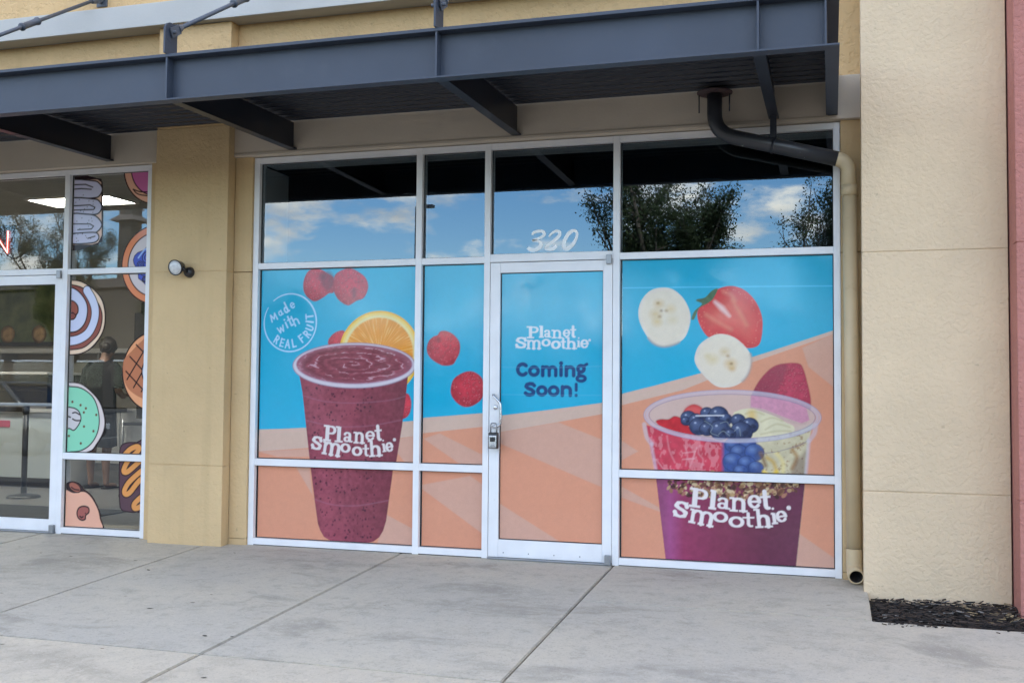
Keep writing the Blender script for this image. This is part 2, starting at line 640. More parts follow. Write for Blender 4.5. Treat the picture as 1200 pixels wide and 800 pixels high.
def slab(poly, mat, g=0.005, dz=0.0):
    """poly: counter-clockwise (x, y) outline"""
    n = len(poly)
    cx = sum(p[0] for p in poly) / n
    cy = sum(p[1] for p in poly) / n
    bm = bmesh.new()
    bot = [bm.verts.new((x, y, gz(y) - .06)) for x, y in poly]
    top = [bm.verts.new((x, y, gz(y) + dz)) for x, y in poly]
    tf = bm.faces.new(top)
    for i in range(n):
        bm.faces.new((bot[i], bot[(i + 1) % n], top[(i + 1) % n], top[i]))
    bmesh.ops.bevel(bm, geom=list(tf.edges), offset=0.006, segments=2, affect='EDGES')
    return bm_obj('slab', bm, mat, side)


def rect(x0, x1, y0, y1, g=0.006):
    return [(x0 + g, y0 + g), (x1 - g, y0 + g), (x1 - g, y1 - g), (x0 + g, y1 - g)]


XJ = [0.932 + 1.6125 * k for k in range(-8, 1)]
YJ = -2.622
for a, b in zip(XJ[:-1], XJ[1:]):
    slab(rect(a, b, YJ, .5), CONC, dz=rng.uniform(-.0015, .0015))
    slab(rect(a, b, -4.9, YJ), CONC_F, dz=rng.uniform(-.0015, .0015))
g = .006
MX, MY = 2.622, -1.068                     # corner of the mulch bed cut-out
slab([(.932 + g, -1.03 + .0012), (MX, -1.03 - .05 + .0512), (MX, .5), (.932 + g, .5)], CONC)
slab([(.932 + g, YJ + g), (5.7, YJ + g), (5.7, MY), (MX, MY), (MX, -1.03 - .0012), (.932 + g, -1.03 - .0012)], CONC)
slab(rect(.932, 2.545, -4.9, YJ), CONC_F)
slab(rect(2.545, 5.7, -4.9, YJ), CONC_F)
slab(rect(5.7, 10.5, YJ, MY), CONC)
kerb = box('kerb', -16, 16, -5.3, -4.905, LOT - .1, gz(-4.9) + .001, CONC_F, None, 0.02)
tag(kerb, kind='structure')

# mulch bed: dark soil with loose bark chips
bed = tag(mk('mulch_bed', [(MX - .02, MY - .01, -.105), (9, MY - .01, -.105), (9, .1, -.05), (MX - .02, .1, -.05)], [(0, 1, 2, 3)], SOIL_SHADE), kind='structure')
mv, mf, mm = [], [], []
for i in range(3040):
    x = rng.uniform(MX + .02, 4.6)
    y = rng.uniform(MY + .02, -.36) if i < 3000 else MY - abs(rng.gauss(0, .05)) - .01
    l = rng.uniform(.018, .06) * (1.7 if rng.random() < .08 else 1)
    w = l * rng.uniform(.10, .28)
    t = rng.uniform(.002, .006)
    z = -.085 + .03 * rng.random() + .016 * math.sin(x * 7 + y * 5) * .5 + (y - MY) * .03
    if i >= 3000:
        z, l, w = gz(y) + .006, l * .6, w * .6
    R_ = Matrix.Rotation(rng.gauss(0, .35) if rng.random() < .7 else rng.uniform(0, PI), 3, 'Z') @ Matrix.Rotation(rng.gauss(0, .16), 3, 'Y') @ Matrix.Rotation(rng.gauss(0, .4), 3, 'X')
    b0 = len(mv)
    for sx, sy, sz in ((-1, -1, -1), (1, -.7, -1), (1, .7, -1), (-1, 1, -1), (-1, -.9, 1), (1, -.6, 1), (1, .6, 1), (-1, .9, 1)):
        v = R_ @ Vector((sx * l / 2, sy * w / 2, sz * t / 2))
        mv.append((x + v.x, y + v.y, z + v.z))
    for f in ((0, 3, 2, 1), (4, 5, 6, 7), (0, 1, 5, 4), (1, 2, 6, 5), (2, 3, 7, 6), (3, 0, 4, 7)):
        mf.append(tuple(b0 + k for k in f))
    q = rng.random()
    k = 3 if (x > 3.15 and y > -.85 and q < .10) else (2 if q > .945 else (1 if q > .5 else 0))
    mm += [k] * 6
CH = [vary('bark_black', (0.010, 0.008, 0.007), .3, 30, .9), vary('bark_dark', (0.045, 0.031, 0.023), .3, 30, .9),
      vary('bark_weathered', (0.17, 0.155, 0.14), .3, 30, .9), vary('dry_straw', (0.27, 0.20, 0.11), .3, 30, .9)]
chips = mk('bark_mulch', mv, mf, CH)
chips.data.polygons.foreach_set('material_index', mm)
tag(chips, 'black shredded bark mulch in the bed below the cream pilaster', 'mulch', kind='stuff')

# ------------------------------------------------------------------ the shop building
TOPZ = 8.2
bld = root('shop_building', (0, 0, 0), 'tan stucco shop building with pilasters, grey band and white cornice', 'building')


def wall(name, x0, x1, y0, y1, z0, z1, m, bevel=0.0):
    return box(name, x0, x1, y0, y1, z0, z1, m, bld, bevel)


# pilaster between the two shop fronts, three stucco panels with open score lines between them
PX0, PX1 = -2.800, -2.133
for z0, z1 in ((-.012, .609), (.616, 2.137), (2.144, 3.298)):
    wall('pilaster_panel', PX0, PX1, -.130, -.030, z0, z1, TAN, .004)
wall('pilaster_core', PX0 + .006, PX1 - .006, -.1243, .3, -.05, 3.297, TAN)
# strips of wall beside the shop fronts
for z0, z1 in ((-.05, .045), (.049, 2.137), (2.143, 3.054)):
    wall('wall_strip', PX1 - .002, -1.981, -.022, .19, z0, z1, TAN, .002)
wall('wall_strip', -2.915, PX0 + .002, -.022, .19, -.05, 3.054, TAN)
for z0, z1 in ((-.05, .045), (.049, 2.16), (2.166, 3.054)):
    wall('wall_strip', 2.474, 2.66, -.022, .19, z0, z1, TAN, .002)
wall('wall_strip', -7.2, -6.4, -.022, .19, -.05, 3.054, TAN)
# grey band over the openings
wall('band', -7.2, 2.66, -.050, .19, 3.056, 3.355, BAND, .006)
wall('band_lip', -2.131, 2.6, -.058, -.0505, 3.058, 3.080, BAND, .003)
wall('upper_wall', -12, 2.66, -.020, .22, 3.357, 4.20, TAN_UP)
wall('upper_pilaster', PX0 + .005, PX1, -.130, -.021, 3.30, 4.128, TAN_UP, .004)
wall('cornice', -12, 2.60, -.205, .05, 4.130, 4.318, CORN, .006)
wall('parapet_wall', -12, 2.66, -.030, .22, 4.3185, TOPZ, TAN_UP)
wall('left_wall', -12, -7.2, -.020, .22, -.1, 3.357, TAN)
# cream pilaster on the right
for z0, z1 in ((-.2, .609), (.615, 2.117), (2.123, TOPZ)):
    wall('pilaster_panel', 2.598, 3.449, -.340, -.20, z0, z1, TAN_R, .005)
wall('pilaster_core', 2.604, 3.449, -.3335, .3, -.3, TOPZ, TAN_R)
wall('roof_slab', -12, 3.4, .22, 14, TOPZ - .4, TOPZ - .1, DRYWALL)
wall('rear_wall', -12, 3.4, 13.8, 14, -.2, TOPZ - .4, TAN_UP)
wall('side_wall', -12, -11.8, .22, 13.8, -.2, TOPZ - .4, TAN_UP)

redb = root('red_building', (6, 0, 0), 'brick red stucco wall standing proud of the cream pilaster', 'wall')
for z0, z1 in ((-.3, .607), (.613, 2.117), (2.123, 8.6)):
    box('stucco_panel', 3.452, 12, -.62, -.50, z0, z1, RED, redb, .006)
box('wall_core', 3.458, 12, -.614, 14, -.3, 8.59, RED, redb)

# ------------------------------------------------------------------ rooms behind the glass
def room(x0, x1, y1, zc, mwall, mfloor, mceil, nm):
    for n_, a in (('floor', (x0, x1, .05, y1, -.06, -.002, mfloor)), ('ceiling', (x0, x1, .195, y1, zc, zc + .1, mceil)),
                  ('wall_back', (x0, x1, y1, y1 + .1, -.06, zc + .1, mwall)),
                  ('wall_left', (x0 - .1, x0, .195, y1, -.06, zc + .1, mwall)), ('wall_right', (x1, x1 + .1, .195, y1, -.06, zc + .1, mwall))):
        tag(box(n_, *a), kind='structure')


TILE = vary('grey_tile', (0.16, 0.155, 0.15), .12, 1.5, .35)
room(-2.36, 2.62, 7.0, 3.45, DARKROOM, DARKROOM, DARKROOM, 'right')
CEILM = vary('ceiling_tile', (0.40, 0.40, 0.39), .06, 4, .9)
LWALL = vary('beige_interior_paint', (0.36, 0.34, 0.30), .06, 1.0, .85)
room(-11.5, -2.48, 6.4, 3.2, LWALL, TILE, CEILM, 'left')
# plastered returns round the inside of the openings
for x0, x1, y0, y1, z0, z1 in ((-1.99, -1.95, .115, .50, 0, 3.0), (2.47, 2.5, .115, .50, 0, 3.0), (-1.95, 2.47, .115, .30, 3.012, 3.05)):
    box('plaster_return', x0, x1, y0, y1, z0, z1, PLASTER, bld)
box('plaster_return', -6.4, -2.92, .115, .195, 3.052, 3.2, DRYWALL, bld)

# ------------------------------------------------------------------ shop fronts
sf = root('storefront', (0.25, 0, 0), 'white aluminium shop front glazed around the blue and peach door', 'shop front')
FY0, FY1 = 0.0, .112


def member(name, x0, x1, z0, z1, par, y0=FY0, y1=FY1, m=None):
    return box(name, x0, x1, y0, y1, z0, z1, m or ALU, par, .0025)


VX = [(-1.978, -1.930), (-.592, -.544), (-.046, 0.0), (.922, .970), (2.427, 2.471)]
for i, (a, b) in enumerate(VX):
    member('jamb' if i in (0, 4) else 'mullion', a, b, 0, 3.05, sf)
bays = [(VX[i][1], VX[i + 1][0]) for i in range(4)]
e = .0004
for i, (a, b) in enumerate(bays):
    member('head_rail', a + e, b - e, 3.005, 3.0495, sf, .0015)
    if i == 2:
        member('door_header', a + e, b - e, 2.166, 2.224, sf, .0015)
    else:
        member('transom', a + e, b - e, 2.162, 2.209, sf, .0015)
        member('low_rail', a + e, b - e, .619, .672, sf, .0015)
        member('sill', a + e, b - e, .006, .054, sf, .0015)
        member('sill_sealant', a + e, b - e, -.004, .0055, sf, .006, .1, JOINT)


def pane(par, x0, x1, z0, z1, m, y=.045, gasket=True):
    p = box('pane', x0 + .001, x1 - .001, y, y + .006, z0 + .001, z1 - .001, m, par)
    if gasket:
        bm = bmesh.new()
        w = .006
        for a in ((x0, x0 + w, z0, z1), (x1 - w, x1, z0, z1), (x0 + w, x1 - w, z0, z0 + w), (x0 + w, x1 - w, z1 - w, z1)):
            add_box(bm, a[0] + .0005, a[1] - .0005, y - .008, y - .001, a[2] + .0005, a[3] - .0005)
        bm_obj('gasket', bm, GASKET, p)
    return p


PANES = {}
for i, (a, b) in enumerate(bays):
    zt = 2.224 if i == 2 else 2.209
    PANES['T%d' % i] = pane(sf, a, b, zt, 3.005, GLASS_R)
    if i != 2:
        PANES['U%d' % i] = pane(sf, a, b, .672, 2.162, GLASS_R)
        PANES['L%d' % i] = pane(sf, a, b, .054, .619, GLASS_R)

door = root('glass_door', (.46, 0, .01), 'white framed door with blue Coming Soon film and a hanging lock box', 'door')
DX0, DX1 = .0035, .9185


def door_leaf(par, x0, x1, gx0, gx1, gz0, gz1, m):
    member('stile', x0, gx0, .014, 2.161, par, .004, .056)
    member('stile', gx1, x1, .014, 2.161, par, .004, .056)
    member('top_rail', gx0 + e, gx1 - e, gz1, 2.1605, par, .0055, .056)
    member('bottom_rail', gx0 + e, gx1 - e, .0145, gz0, par, .0055, .056)
    member('threshold', x0, x1, .0, .012, par, -.02, .10, GREY_ALU)
    p = pane(par, gx0, gx1, gz0, gz1, m, .030)
    return p


PANES['D'] = door_leaf(door, DX0, DX1, .079, .850, .140, 2.086, GLASS_R)
box('pivot', .876, .914, -.022, .0035, 2.130, 2.196, GREY_ALU, door, .003)
box('pivot', .874, .914, -.028, .0035, .004, .072, GREY_ALU, door, .003)
tube('handle', arc_pts([(.040, .004, 1.190), (.046, -.050, 1.190), (.108, -.058, 1.130), (.112, -.058, 1.00), (.100, -.05, .962), (.046, -.05, .958), (.040, .004, .958)], .022), .0095, CHROME, door, 10)
lathe('lock_cylinder', [(.017, 0), (.017, .006), (.013, .010), (.0, .010)], CHROME, door, (.052, .004, 1.098), (0, -1, 0), 20)
for i, x in enumerate((.12, .31, .50, .69)):
    lathe('screw', [(.005, 0), (.004, .002), (0, .002)], GREY_ALU, door, (x, .0055, .047), (0, -1, 0), 8)

lb = root('key_lock_box', (.055, -.058, .80), 'black and grey key lock box hanging from the door handle', 'lock')
bm = bmesh.new()
add_box(bm, .022, .094, -.080, -.036, .800, .918, .010)
bm_obj('body', bm, BLACK, lb, True)
box('face_plate', .030, .088, -.0845, -.0795, .806, .896, CHROME, lb, .004)
box('keypad', .040, .078, -.087, -.084, .852, .884, BLACK, lb, .002)
box('dial', .038, .080, -.087, -.084, .812, .826, GREY_ALU, lb, .002)
tube('shackle', arc_pts([(.036, -.058, .905), (.036, -.058, .985), (.082, -.058, .985), (.082, -.058, .905)], .02), .0055, GREY_ALU, lb, 10)

# neighbouring shop front on the left
sf2 = root('storefront', (-4.4, 0, 0), 'white aluminium shop front on the left with cartoon donut stickers', 'shop front')
LV = [(-6.39, -6.34), (-4.752, -4.704), (-3.785, -3.737), (-2.968, -2.918)]
for i, (a, b) in enumerate(LV):
    member('jamb' if i in (0, 3) else 'mullion', a, b, 0, 3.05, sf2)
lb_ = [(LV[i][1], LV[i + 1][0]) for i in range(3)]
for i, (a, b) in enumerate(lb_):
    member('head_rail', a + e, b - e, 3.008, 3.0495, sf2, .0015)
    if i == 1:
        member('door_header', a + e, b - e, 2.166, 2.216, sf2, .0015)
    else:
        member('transom', a + e, b - e, 2.162, 2.209, sf2, .0015)
        member('low_rail', a + e, b - e, .619, .672, sf2, .0015)
        member('sill', a + e, b - e, .006, .054, sf2, .0015)
        member('sill_sealant', a + e, b - e, -.004, .0055, sf2, .006, .1, JOINT)
    PANES['LT%d' % i] = pane(sf2, a, b, 2.216 if i == 1 else 2.209, 3.008, GLASS_L)
    if i != 1:
        PANES['LU%d' % i] = pane(sf2, a, b, .672, 2.162, GLASS_L)
        PANES['LL%d' % i] = pane(sf2, a, b, .054, .619, GLASS_L)
door2 = root('glass_door', (-4.25, 0, .01), 'clear glass door of the donut shop with a push bar', 'door')
door_leaf(door2, -4.7005, -3.7885, -4.625, -3.860, .112, 2.084, GLASS_L)
box('pivot', -3.832, -3.793, -.022, .0035, 2.130, 2.196, GREY_ALU, door2, .003)
box('pivot', -3.834, -3.793, -.028, .0035, .004, .072, GREY_ALU, door2, .003)
tube('push_bar', arc_pts([(-4.66, .056, 1.066), (-4.66, .105, 1.066), (-3.825, .105, 1.066), (-3.825, .056, 1.066)], .03), .014, ALU, door2, 10)

# number on the pane over the door: brushed numerals cut from white film
def ribbon(name, pts, widths, y, mat, parent, closed=False, n=8, th=.0006):
    P = [Vector((p[0], 0, p[1])) for p in pts]
    W = list(widths)
    # Catmull-Rom
    out, ow = [], []
    m = len(P)
    rngi = range(m) if closed else range(m - 1)
    for i in rngi:
        g_ = lambda k: P[k % m] if closed else P[min(max(k, 0), m - 1)]
        w_ = lambda k: W[k % m] if closed else W[min(max(k, 0), m - 1)]
        for k in range(n):
            t = k / n
            a, b, c, d = g_(i - 1), g_(i), g_(i + 1), g_(i + 2)
            out.append(.5 * ((2 * b) + (c - a) * t + (2 * a - 5 * b + 4 * c - d) * t * t + (3 * b - a - 3 * c + d) * t ** 3))
            ow.append(w_(i) * (1 - t) + w_(i + 1) * t)
    if not closed:
        out.append(P[-1]); ow.append(W[-1])
    q = len(out)
    vs, fs = [], []
    for i in range(q):
        a = out[(i - 1) % q] if closed else out[max(i - 1, 0)]
        b = out[(i + 1) % q] if closed else out[min(i + 1, q - 1)]
        t = (b - a).normalized()
        nn = Vector((-t.z, 0, t.x)) * (ow[i] / 2)
        for yy in (y, y + th):
            vs.append((out[i].x + nn.x, yy, out[i].z + nn.z))
            vs.append((out[i].x - nn.x, yy, out[i].z - nn.z))
    rr = range(q) if closed else range(q - 1)
    for i in rr:
        j = (i + 1) % q
        fs += [(4 * i, 4 * j, 4 * j + 1, 4 * i + 1), (4 * i + 2, 4 * i + 3, 4 * j + 3, 4 * j + 2),
               (4 * i, 4 * i + 2, 4 * j + 2, 4 * j), (4 * i + 1, 4 * j + 1, 4 * j + 3, 4 * i + 3)]
    return mk(name, vs, fs, mat, parent)


NUMW = vary('white_film', (0.90, 0.92, 0.92), .02, 5, .4)
T2 = PANES['T2']
ribbon('numeral', [(0.3115, 2.3627), (0.3197, 2.3804), (0.3513, 2.3897), (0.3853, 2.3885), (0.4025, 2.3705), (0.3905, 2.3520), (0.3517, 2.3345), (0.3128, 2.3239), (0.3518, 2.3179), (0.3763, 2.3006), (0.3668, 2.2703), (0.3329, 2.2534), (0.2987, 2.2559), (0.2766, 2.2731)], [0.014, 0.019, 0.022, 0.022, 0.024, 0.021, 0.017, 0.015, 0.019, 0.026, 0.028, 0.028, 0.028, 0.024], .0435, NUMW, T2)
ribbon('numeral', [(0.4365, 2.3472), (0.4581, 2.3709), (0.4918, 2.3862), (0.5159, 2.3783), (0.5137, 2.3526), (0.4778, 2.3185), (0.4346, 2.2870), (0.4144, 2.2665), (0.4299, 2.2566), (0.4686, 2.2578), (0.4949, 2.2795)], [0.013, 0.017, 0.021, 0.024, 0.026, 0.025, 0.024, 0.022, 0.024, 0.028, 0.020], .0435, NUMW, T2)
ribbon('numeral', [(0.6332, 2.3835), (0.6476, 2.3620), (0.6407, 2.3272), (0.6171, 2.2860), (0.5839, 2.2566), (0.5575, 2.2574), (0.5478, 2.2835), (0.5595, 2.3252), (0.5832, 2.3619), (0.6094, 2.3820)], [0.021, 0.019, 0.021, 0.027, 0.029, 0.025, 0.025, 0.027, 0.029, 0.025], .0435, NUMW, T2, True)

# ------------------------------------------------------------------ steel canopy
can = root('steel_canopy', (0, -.8, 3.05), 'dark slate steel canopy over the shop fronts hung on tie rods', 'canopy')
CYW, CYL = -1.634, -1.705
CX0, CX1 = -8.0, 2.458


def zc(y):                                 # underside level, rising slightly to the wall
    return 3.046 + (y - CYW) / (-.05 - CYW) * .040


box('girder_web', CX0, CX1 - .075, CYW, CYW + .012, 3.050, 3.330, STEEL, can)
box('girder_top_flange', CX0, CX1, CYL, CYW + .0005, 3.313, 3.334, STEEL, can, .003)
box('girder_bottom_flange', CX0, CX1, CYL, CYW + .0115, 3.037, 3.048, STEEL, can, .002)
# right-hand end channel, flanges turned outwards
bm = bmesh.new()


def prism_yz(bm, x0, x1, prof):
    a = [bm.verts.new((x0, y, z)) for y, z in prof]
    b = [bm.verts.new((x1, y, z)) for y, z in prof]
    n = len(prof)
    bm.faces.new(a); bm.faces.new(b[::-1])
    for i in range(n):
        bm.faces.new((a[i], b[i], b[(i + 1) % n], a[(i + 1) % n]))


prism_yz(bm, CX1 - .075, CX1 - .063, [(CYW + .0005, 3.049), (-.052, zc(-.05) + .004), (-.052, 3.385), (CYW + .0005, 3.312)])
prism_yz(bm, CX1 - .0628, CX1, [(CYW + .012, 3.0485), (-.052, zc(-.05)), (-.052, zc(-.05) + .014), (CYW + .012, 3.060)])
prism_yz(bm, CX1 - .0628, CX1, [(CYW + .001, 3.302), (-.052, 3.357), (-.052, 3.375), (CYW + .001, 3.3125)])
bm_obj('end_channel', bm, STEEL, can)
box('corner_plate', CX1 - .0745, CX1 - .0655, CYL + .004, CYW - .0005, 3.0485, 3.3125, STEEL, can)
BX = [-6.93, -5.10, -3.30, -1.613, .211, 2.042]
for x in BX:
    bm = bmesh.new()
    prism_yz(bm, x - .005, x + .005, [(CYW + .013, zc(CYW) + .013), (-.052, zc(-.05) + .013), (-.052, 3.30), (CYW + .013, 3.262)])
    prism_yz(bm, x - .034, x + .034, [(CYW + .013, zc(CYW) + .003), (-.052, zc(-.05)), (-.052, zc(-.05) + .012), (CYW + .013, zc(CYW) + .0125)])
    bm_obj('bracket', bm, STEEL_D, can)
    box('stiffener', x - .006, x + .006, CYL + .004, CYW - .0005, 3.049, 3.3125, STEEL, can, .001)
# corrugated deck: ribs run along the front
prof = []
y = CYW + .016
while y < -.055:
    k = (y + 1.7) * .034
    for dy, dz in ((0, 0), (.055, 0), (.070, .032), (.105, .032), (.120, 0)):
        prof.append((min(y + dy, -.054), 3.263 + k + dz))
    y += .1205
vs, fs = [], []
for i, (y, z) in enumerate(prof):
    vs += [(CX0, y, z), (CX1 - .076, y, z), (CX0, y, z + .004), (CX1 - .076, y, z + .004)]
    if i:
        a, b = 4 * (i - 1), 4 * i
        fs += [(a, a + 1, b + 1, b), (a + 2, b + 2, b + 3, a + 3)]
fs += [(0, 2, 3, 1), (4 * len(prof) - 4, 4 * len(prof) - 3, 4 * len(prof) - 1, 4 * len(prof) - 2)]
mk('deck', vs, fs, DECK, can)
# tie rods with turnbuckles
for x in (-3.43, -1.613, .211):
    yb = -1.655
    box('lug_plate', x - .006, x + .006, yb - .075, yb + .055, 3.3335, 3.475, STEEL, can, .001)
    lathe('lug_plate_eye', [(.065, -.0075), (.065, .0075)], STEEL, can, (x, yb - .01, 3.478), (1, 0, 0), 20)
    a = Vector((x, yb - .01, 3.482))
    b = Vector((x, -.06, 4.47))
    d = (b - a).normalized()
    rod = tube('tie_rod', [a + d * .10, b - d * .10], .0145, ROD, can, 10)
    for p, s in ((a, 1), (b, -1)):
        bm = bmesh.new()
        v1, f1 = tube_data([p + d * s * .075, p + d * s * .13], [.034, .022], 10)
        k = [bm.verts.new(v) for v in v1]
        for f in f1:
            bm.faces.new([k[i] for i in f])
        for sx in (-.017, .017):
            n_ = Vector((1, 0, 0)).cross(d)
            q = [p + d * s * -.022 + n_ * .032, p + d * s * .085 + n_ * .030, p + d * s * .085 - n_ * .030, p + d * s * -.022 - n_ * .032]
            w = Vector((.006 if sx > 0 else -.006, 0, 0))
            A = [bm.verts.new(t + Vector((sx, 0, 0))) for t in q]
            B = [bm.verts.new(t + Vector((sx, 0, 0)) + w) for t in q]
            bm.faces.new(A); bm.faces.new(B[::-1])
            for i in range(4):
                bm.faces.new((A[i], B[i], B[(i + 1) % 4], A[(i + 1) % 4]))
        v1, f1 = tube_data([p + Vector((-.045, 0, 0)), p + Vector((.045, 0, 0))], .011, 10)
        k = [bm.verts.new(v) for v in v1]
        for f in f1:
            bm.faces.new([k[i] for i in f])
        bm_obj('clevis', bm, ROD, rod)
    m_ = a + d * .95
    tube('turnbuckle', [m_ - d * .105, m_ - d * .1, m_ - d * .085, m_ - d * .08, m_ + d * .08, m_ + d * .085, m_ + d * .1, m_ + d * .105], [.018, .031, .031, .025, .025, .031, .031, .018], ROD, rod, 10)
    box('wall_plate', x - .05, x + .05, -.047, -.031, 4.40, 4.56, ROD, can, .003)
    box('wall_lug', x - .006, x + .006, -.11, -.047, 4.42, 4.53, ROD, can, .002)

# ------------------------------------------------------------------ roof drain
dp = root('drain_pipe', (2.5, -.1, 0), 'roof drain pipe, dark under the canopy then cream down the wall', 'drain pipe')
A0 = Vector((1.655, -.165, 3.262))
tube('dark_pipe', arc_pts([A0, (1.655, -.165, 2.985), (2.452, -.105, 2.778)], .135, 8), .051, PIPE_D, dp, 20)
lathe('drain_collar', [(.055, -.008), (.10, -.010), (.118, -.004), (.122, .004), (.06, .004)], PRIMER, dp, (1.655, -.165, 3.262), (0, 0, 1), 20)
for x in (1.55, 1.755):
    tube('bolt', [(x, -.165, 3.13), (x, -.165, 3.27)], .005, STEEL_D, dp, 8)
box('hanger_strap', 2.022, 2.064, -.16, -.115, 2.86, 3.10, STEEL_D, dp, .001)
tube('hanger_ring', [(2.036, -.137, 2.886), (2.050, -.137, 2.882)], .056, STEEL_D, dp, 20)
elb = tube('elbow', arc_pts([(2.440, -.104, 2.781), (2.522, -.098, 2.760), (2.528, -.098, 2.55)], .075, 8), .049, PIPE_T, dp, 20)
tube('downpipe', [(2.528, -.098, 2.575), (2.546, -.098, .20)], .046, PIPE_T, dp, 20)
tube('pipe_coupling', [(2.528, -.098, 2.60), (2.5285, -.098, 2.53)], .0515, PIPE_T, dp, 20)
# shoe at the foot: an open pipe turned outwards
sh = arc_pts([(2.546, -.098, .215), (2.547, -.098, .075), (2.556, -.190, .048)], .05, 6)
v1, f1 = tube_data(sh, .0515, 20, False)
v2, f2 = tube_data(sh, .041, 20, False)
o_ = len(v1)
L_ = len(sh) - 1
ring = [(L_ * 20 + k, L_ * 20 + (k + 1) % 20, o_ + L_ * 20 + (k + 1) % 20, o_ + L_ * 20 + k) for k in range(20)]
so_ = mk('shoe', v1 + v2, f1 + [tuple(o_ + i for i in f[::-1]) for f in f2] + ring, [PIPE_T, SOIL_SHADE], dp, True)  # inner wall near-black: shade inside the pipe put into the colour
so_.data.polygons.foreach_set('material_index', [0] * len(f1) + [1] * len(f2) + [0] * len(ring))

# ------------------------------------------------------------------ spot lamp on the pilaster
wlp = root('wall_lamp', (-2.475, -.13, 2.12), 'small black wall lamp with a round glass lens on the pilaster', 'lamp')
LENS = vary('frosted_lens', (0.62, 0.63, 0.63), .15, 40, .12, spec=.8)
lathe('base', [(.043, 0), (.043, .012), (.036, .034), (.02, .045), (0, .047)], BLACK, wlp, (-2.462, -.131, 2.135), (0, -1, 0), 24)
tube('arm', [(-2.462, -.17, 2.135), (-2.470, -.20, 2.150), (-2.478, -.215, 2.170)], .014, BLACK, wlp, 10)
ax = Vector((-.02, -.90, -.22)).normalized()
hc = Vector((-2.520, -.205, 2.172))
lathe('head', [(.018, -.05), (.040, -.035), (.056, .02), (.063, .036), (.063, .044), (.057, .044), (.052, .036)], BLACK, wlp, hc, ax, 24)
lathe('lens', [(.0565, .037), (.054, .043), (.036, .052), (.018, .057), (0, .058)], LENS, wlp, hc, ax, 24)

# ------------------------------------------------------------------ printed film: colours painted into a fine grid, in metres on the wall
PK = 1.0                                  # print albedo relative to the colours noted down


def col(r, g_, b):
    return np.array(lin((r, g_, b))) * PK


def spline(pts, closed=True, n=6):
    P = np.array(pts, float)
    m = len(P)
    out = []
    for i in range(m if closed else m - 1):
        k = (lambda j: P[j % m]) if closed else (lambda j: P[min(max(j, 0), m - 1)])
        a, b, c, d = k(i - 1), k(i), k(i + 1), k(i + 2)
        for s in range(n):
            t = s / n
            out.append(.5 * ((2 * b) + (c - a) * t + (2 * a - 5 * b + 4 * c - d) * t * t + (3 * b - a - 3 * c + d) * t ** 3))
    if not closed:
        out.append(P[-1])
    return np.array(out)


def sd_poly(P, X, Z):
    P = np.asarray(P, float)
    d = np.full(X.shape, 1e9)
    s = np.ones(X.shape, bool)
    n = len(P)
    for i in range(n):
        a, b = P[i], P[i - 1]
        ex, ez = b[0] - a[0], b[1] - a[1]
        wx, wz = X - a[0], Z - a[1]
        t = np.clip((wx * ex + wz * ez) / (ex * ex + ez * ez + 1e-12), 0, 1)
        d = np.minimum(d, (wx - ex * t) ** 2 + (wz - ez * t) ** 2)
        c1, c2, c3 = Z >= a[1], Z < b[1], ex * wz > ez * wx
        s ^= (c1 & c2 & c3) | (~c1 & ~c2 & ~c3)
    return np.where(s, 1, -1) * np.sqrt(d)


def sd_line(P, X, Z, w):
    """stroke along a polyline; w = width, single or one per point"""
    P = np.asarray(P, float)
    W = np.full(len(P), w) if np.isscalar(w) else np.asarray(w, float)
    d = np.full(X.shape, 1e9)
    for i in range(len(P) - 1):
        a, b = P[i], P[i + 1]
        ex, ez = b[0] - a[0], b[1] - a[1]
        wx, wz = X - a[0], Z - a[1]
        t = np.clip((wx * ex + wz * ez) / (ex * ex + ez * ez + 1e-12), 0, 1)
        d = np.minimum(d, np.sqrt((wx - ex * t) ** 2 + (wz - ez * t) ** 2) - (W[i] * (1 - t) + W[i + 1] * t) / 2)
    return d


def sd_ell(c, a, b, X, Z, rot=0.0):
    dx, dz = X - c[0], Z - c[1]
    if rot:
        dx, dz = dx * math.cos(rot) + dz * math.sin(rot), -dx * math.sin(rot) + dz * math.cos(rot)
    k = np.sqrt((dx / a) ** 2 + (dz / b) ** 2)
    k2 = np.sqrt((dx / a ** 2) ** 2 + (dz / b ** 2) ** 2) + 1e-9
    return k * (k - 1) / k2


def vnoise(X, Z, s, seed=0, octv=3):
    """smooth value noise, 0..1"""
    r = np.random.default_rng(seed)
    T = r.random((64, 64))
    out = np.zeros(X.shape)
    amp, tot = 1.0, 0.0
    for o in range(octv):
        x, z = X / s + 17.3 * o + 200, Z / s + 5.1 * o + 200
        i, j = np.floor(x).astype(int), np.floor(z).astype(int)
        fx, fz = x - i, z - j
        fx, fz = fx * fx * (3 - 2 * fx), fz * fz * (3 - 2 * fz)
        t = lambda a, b: T[a % 64, b % 64]
        out += amp * ((t(i, j) * (1 - fx) + t(i + 1, j) * fx) * (1 - fz) + (t(i, j + 1) * (1 - fx) + t(i + 1, j + 1) * fx) * fz)
        tot += amp
        amp *= .5
        s = s / 2
    return out / tot


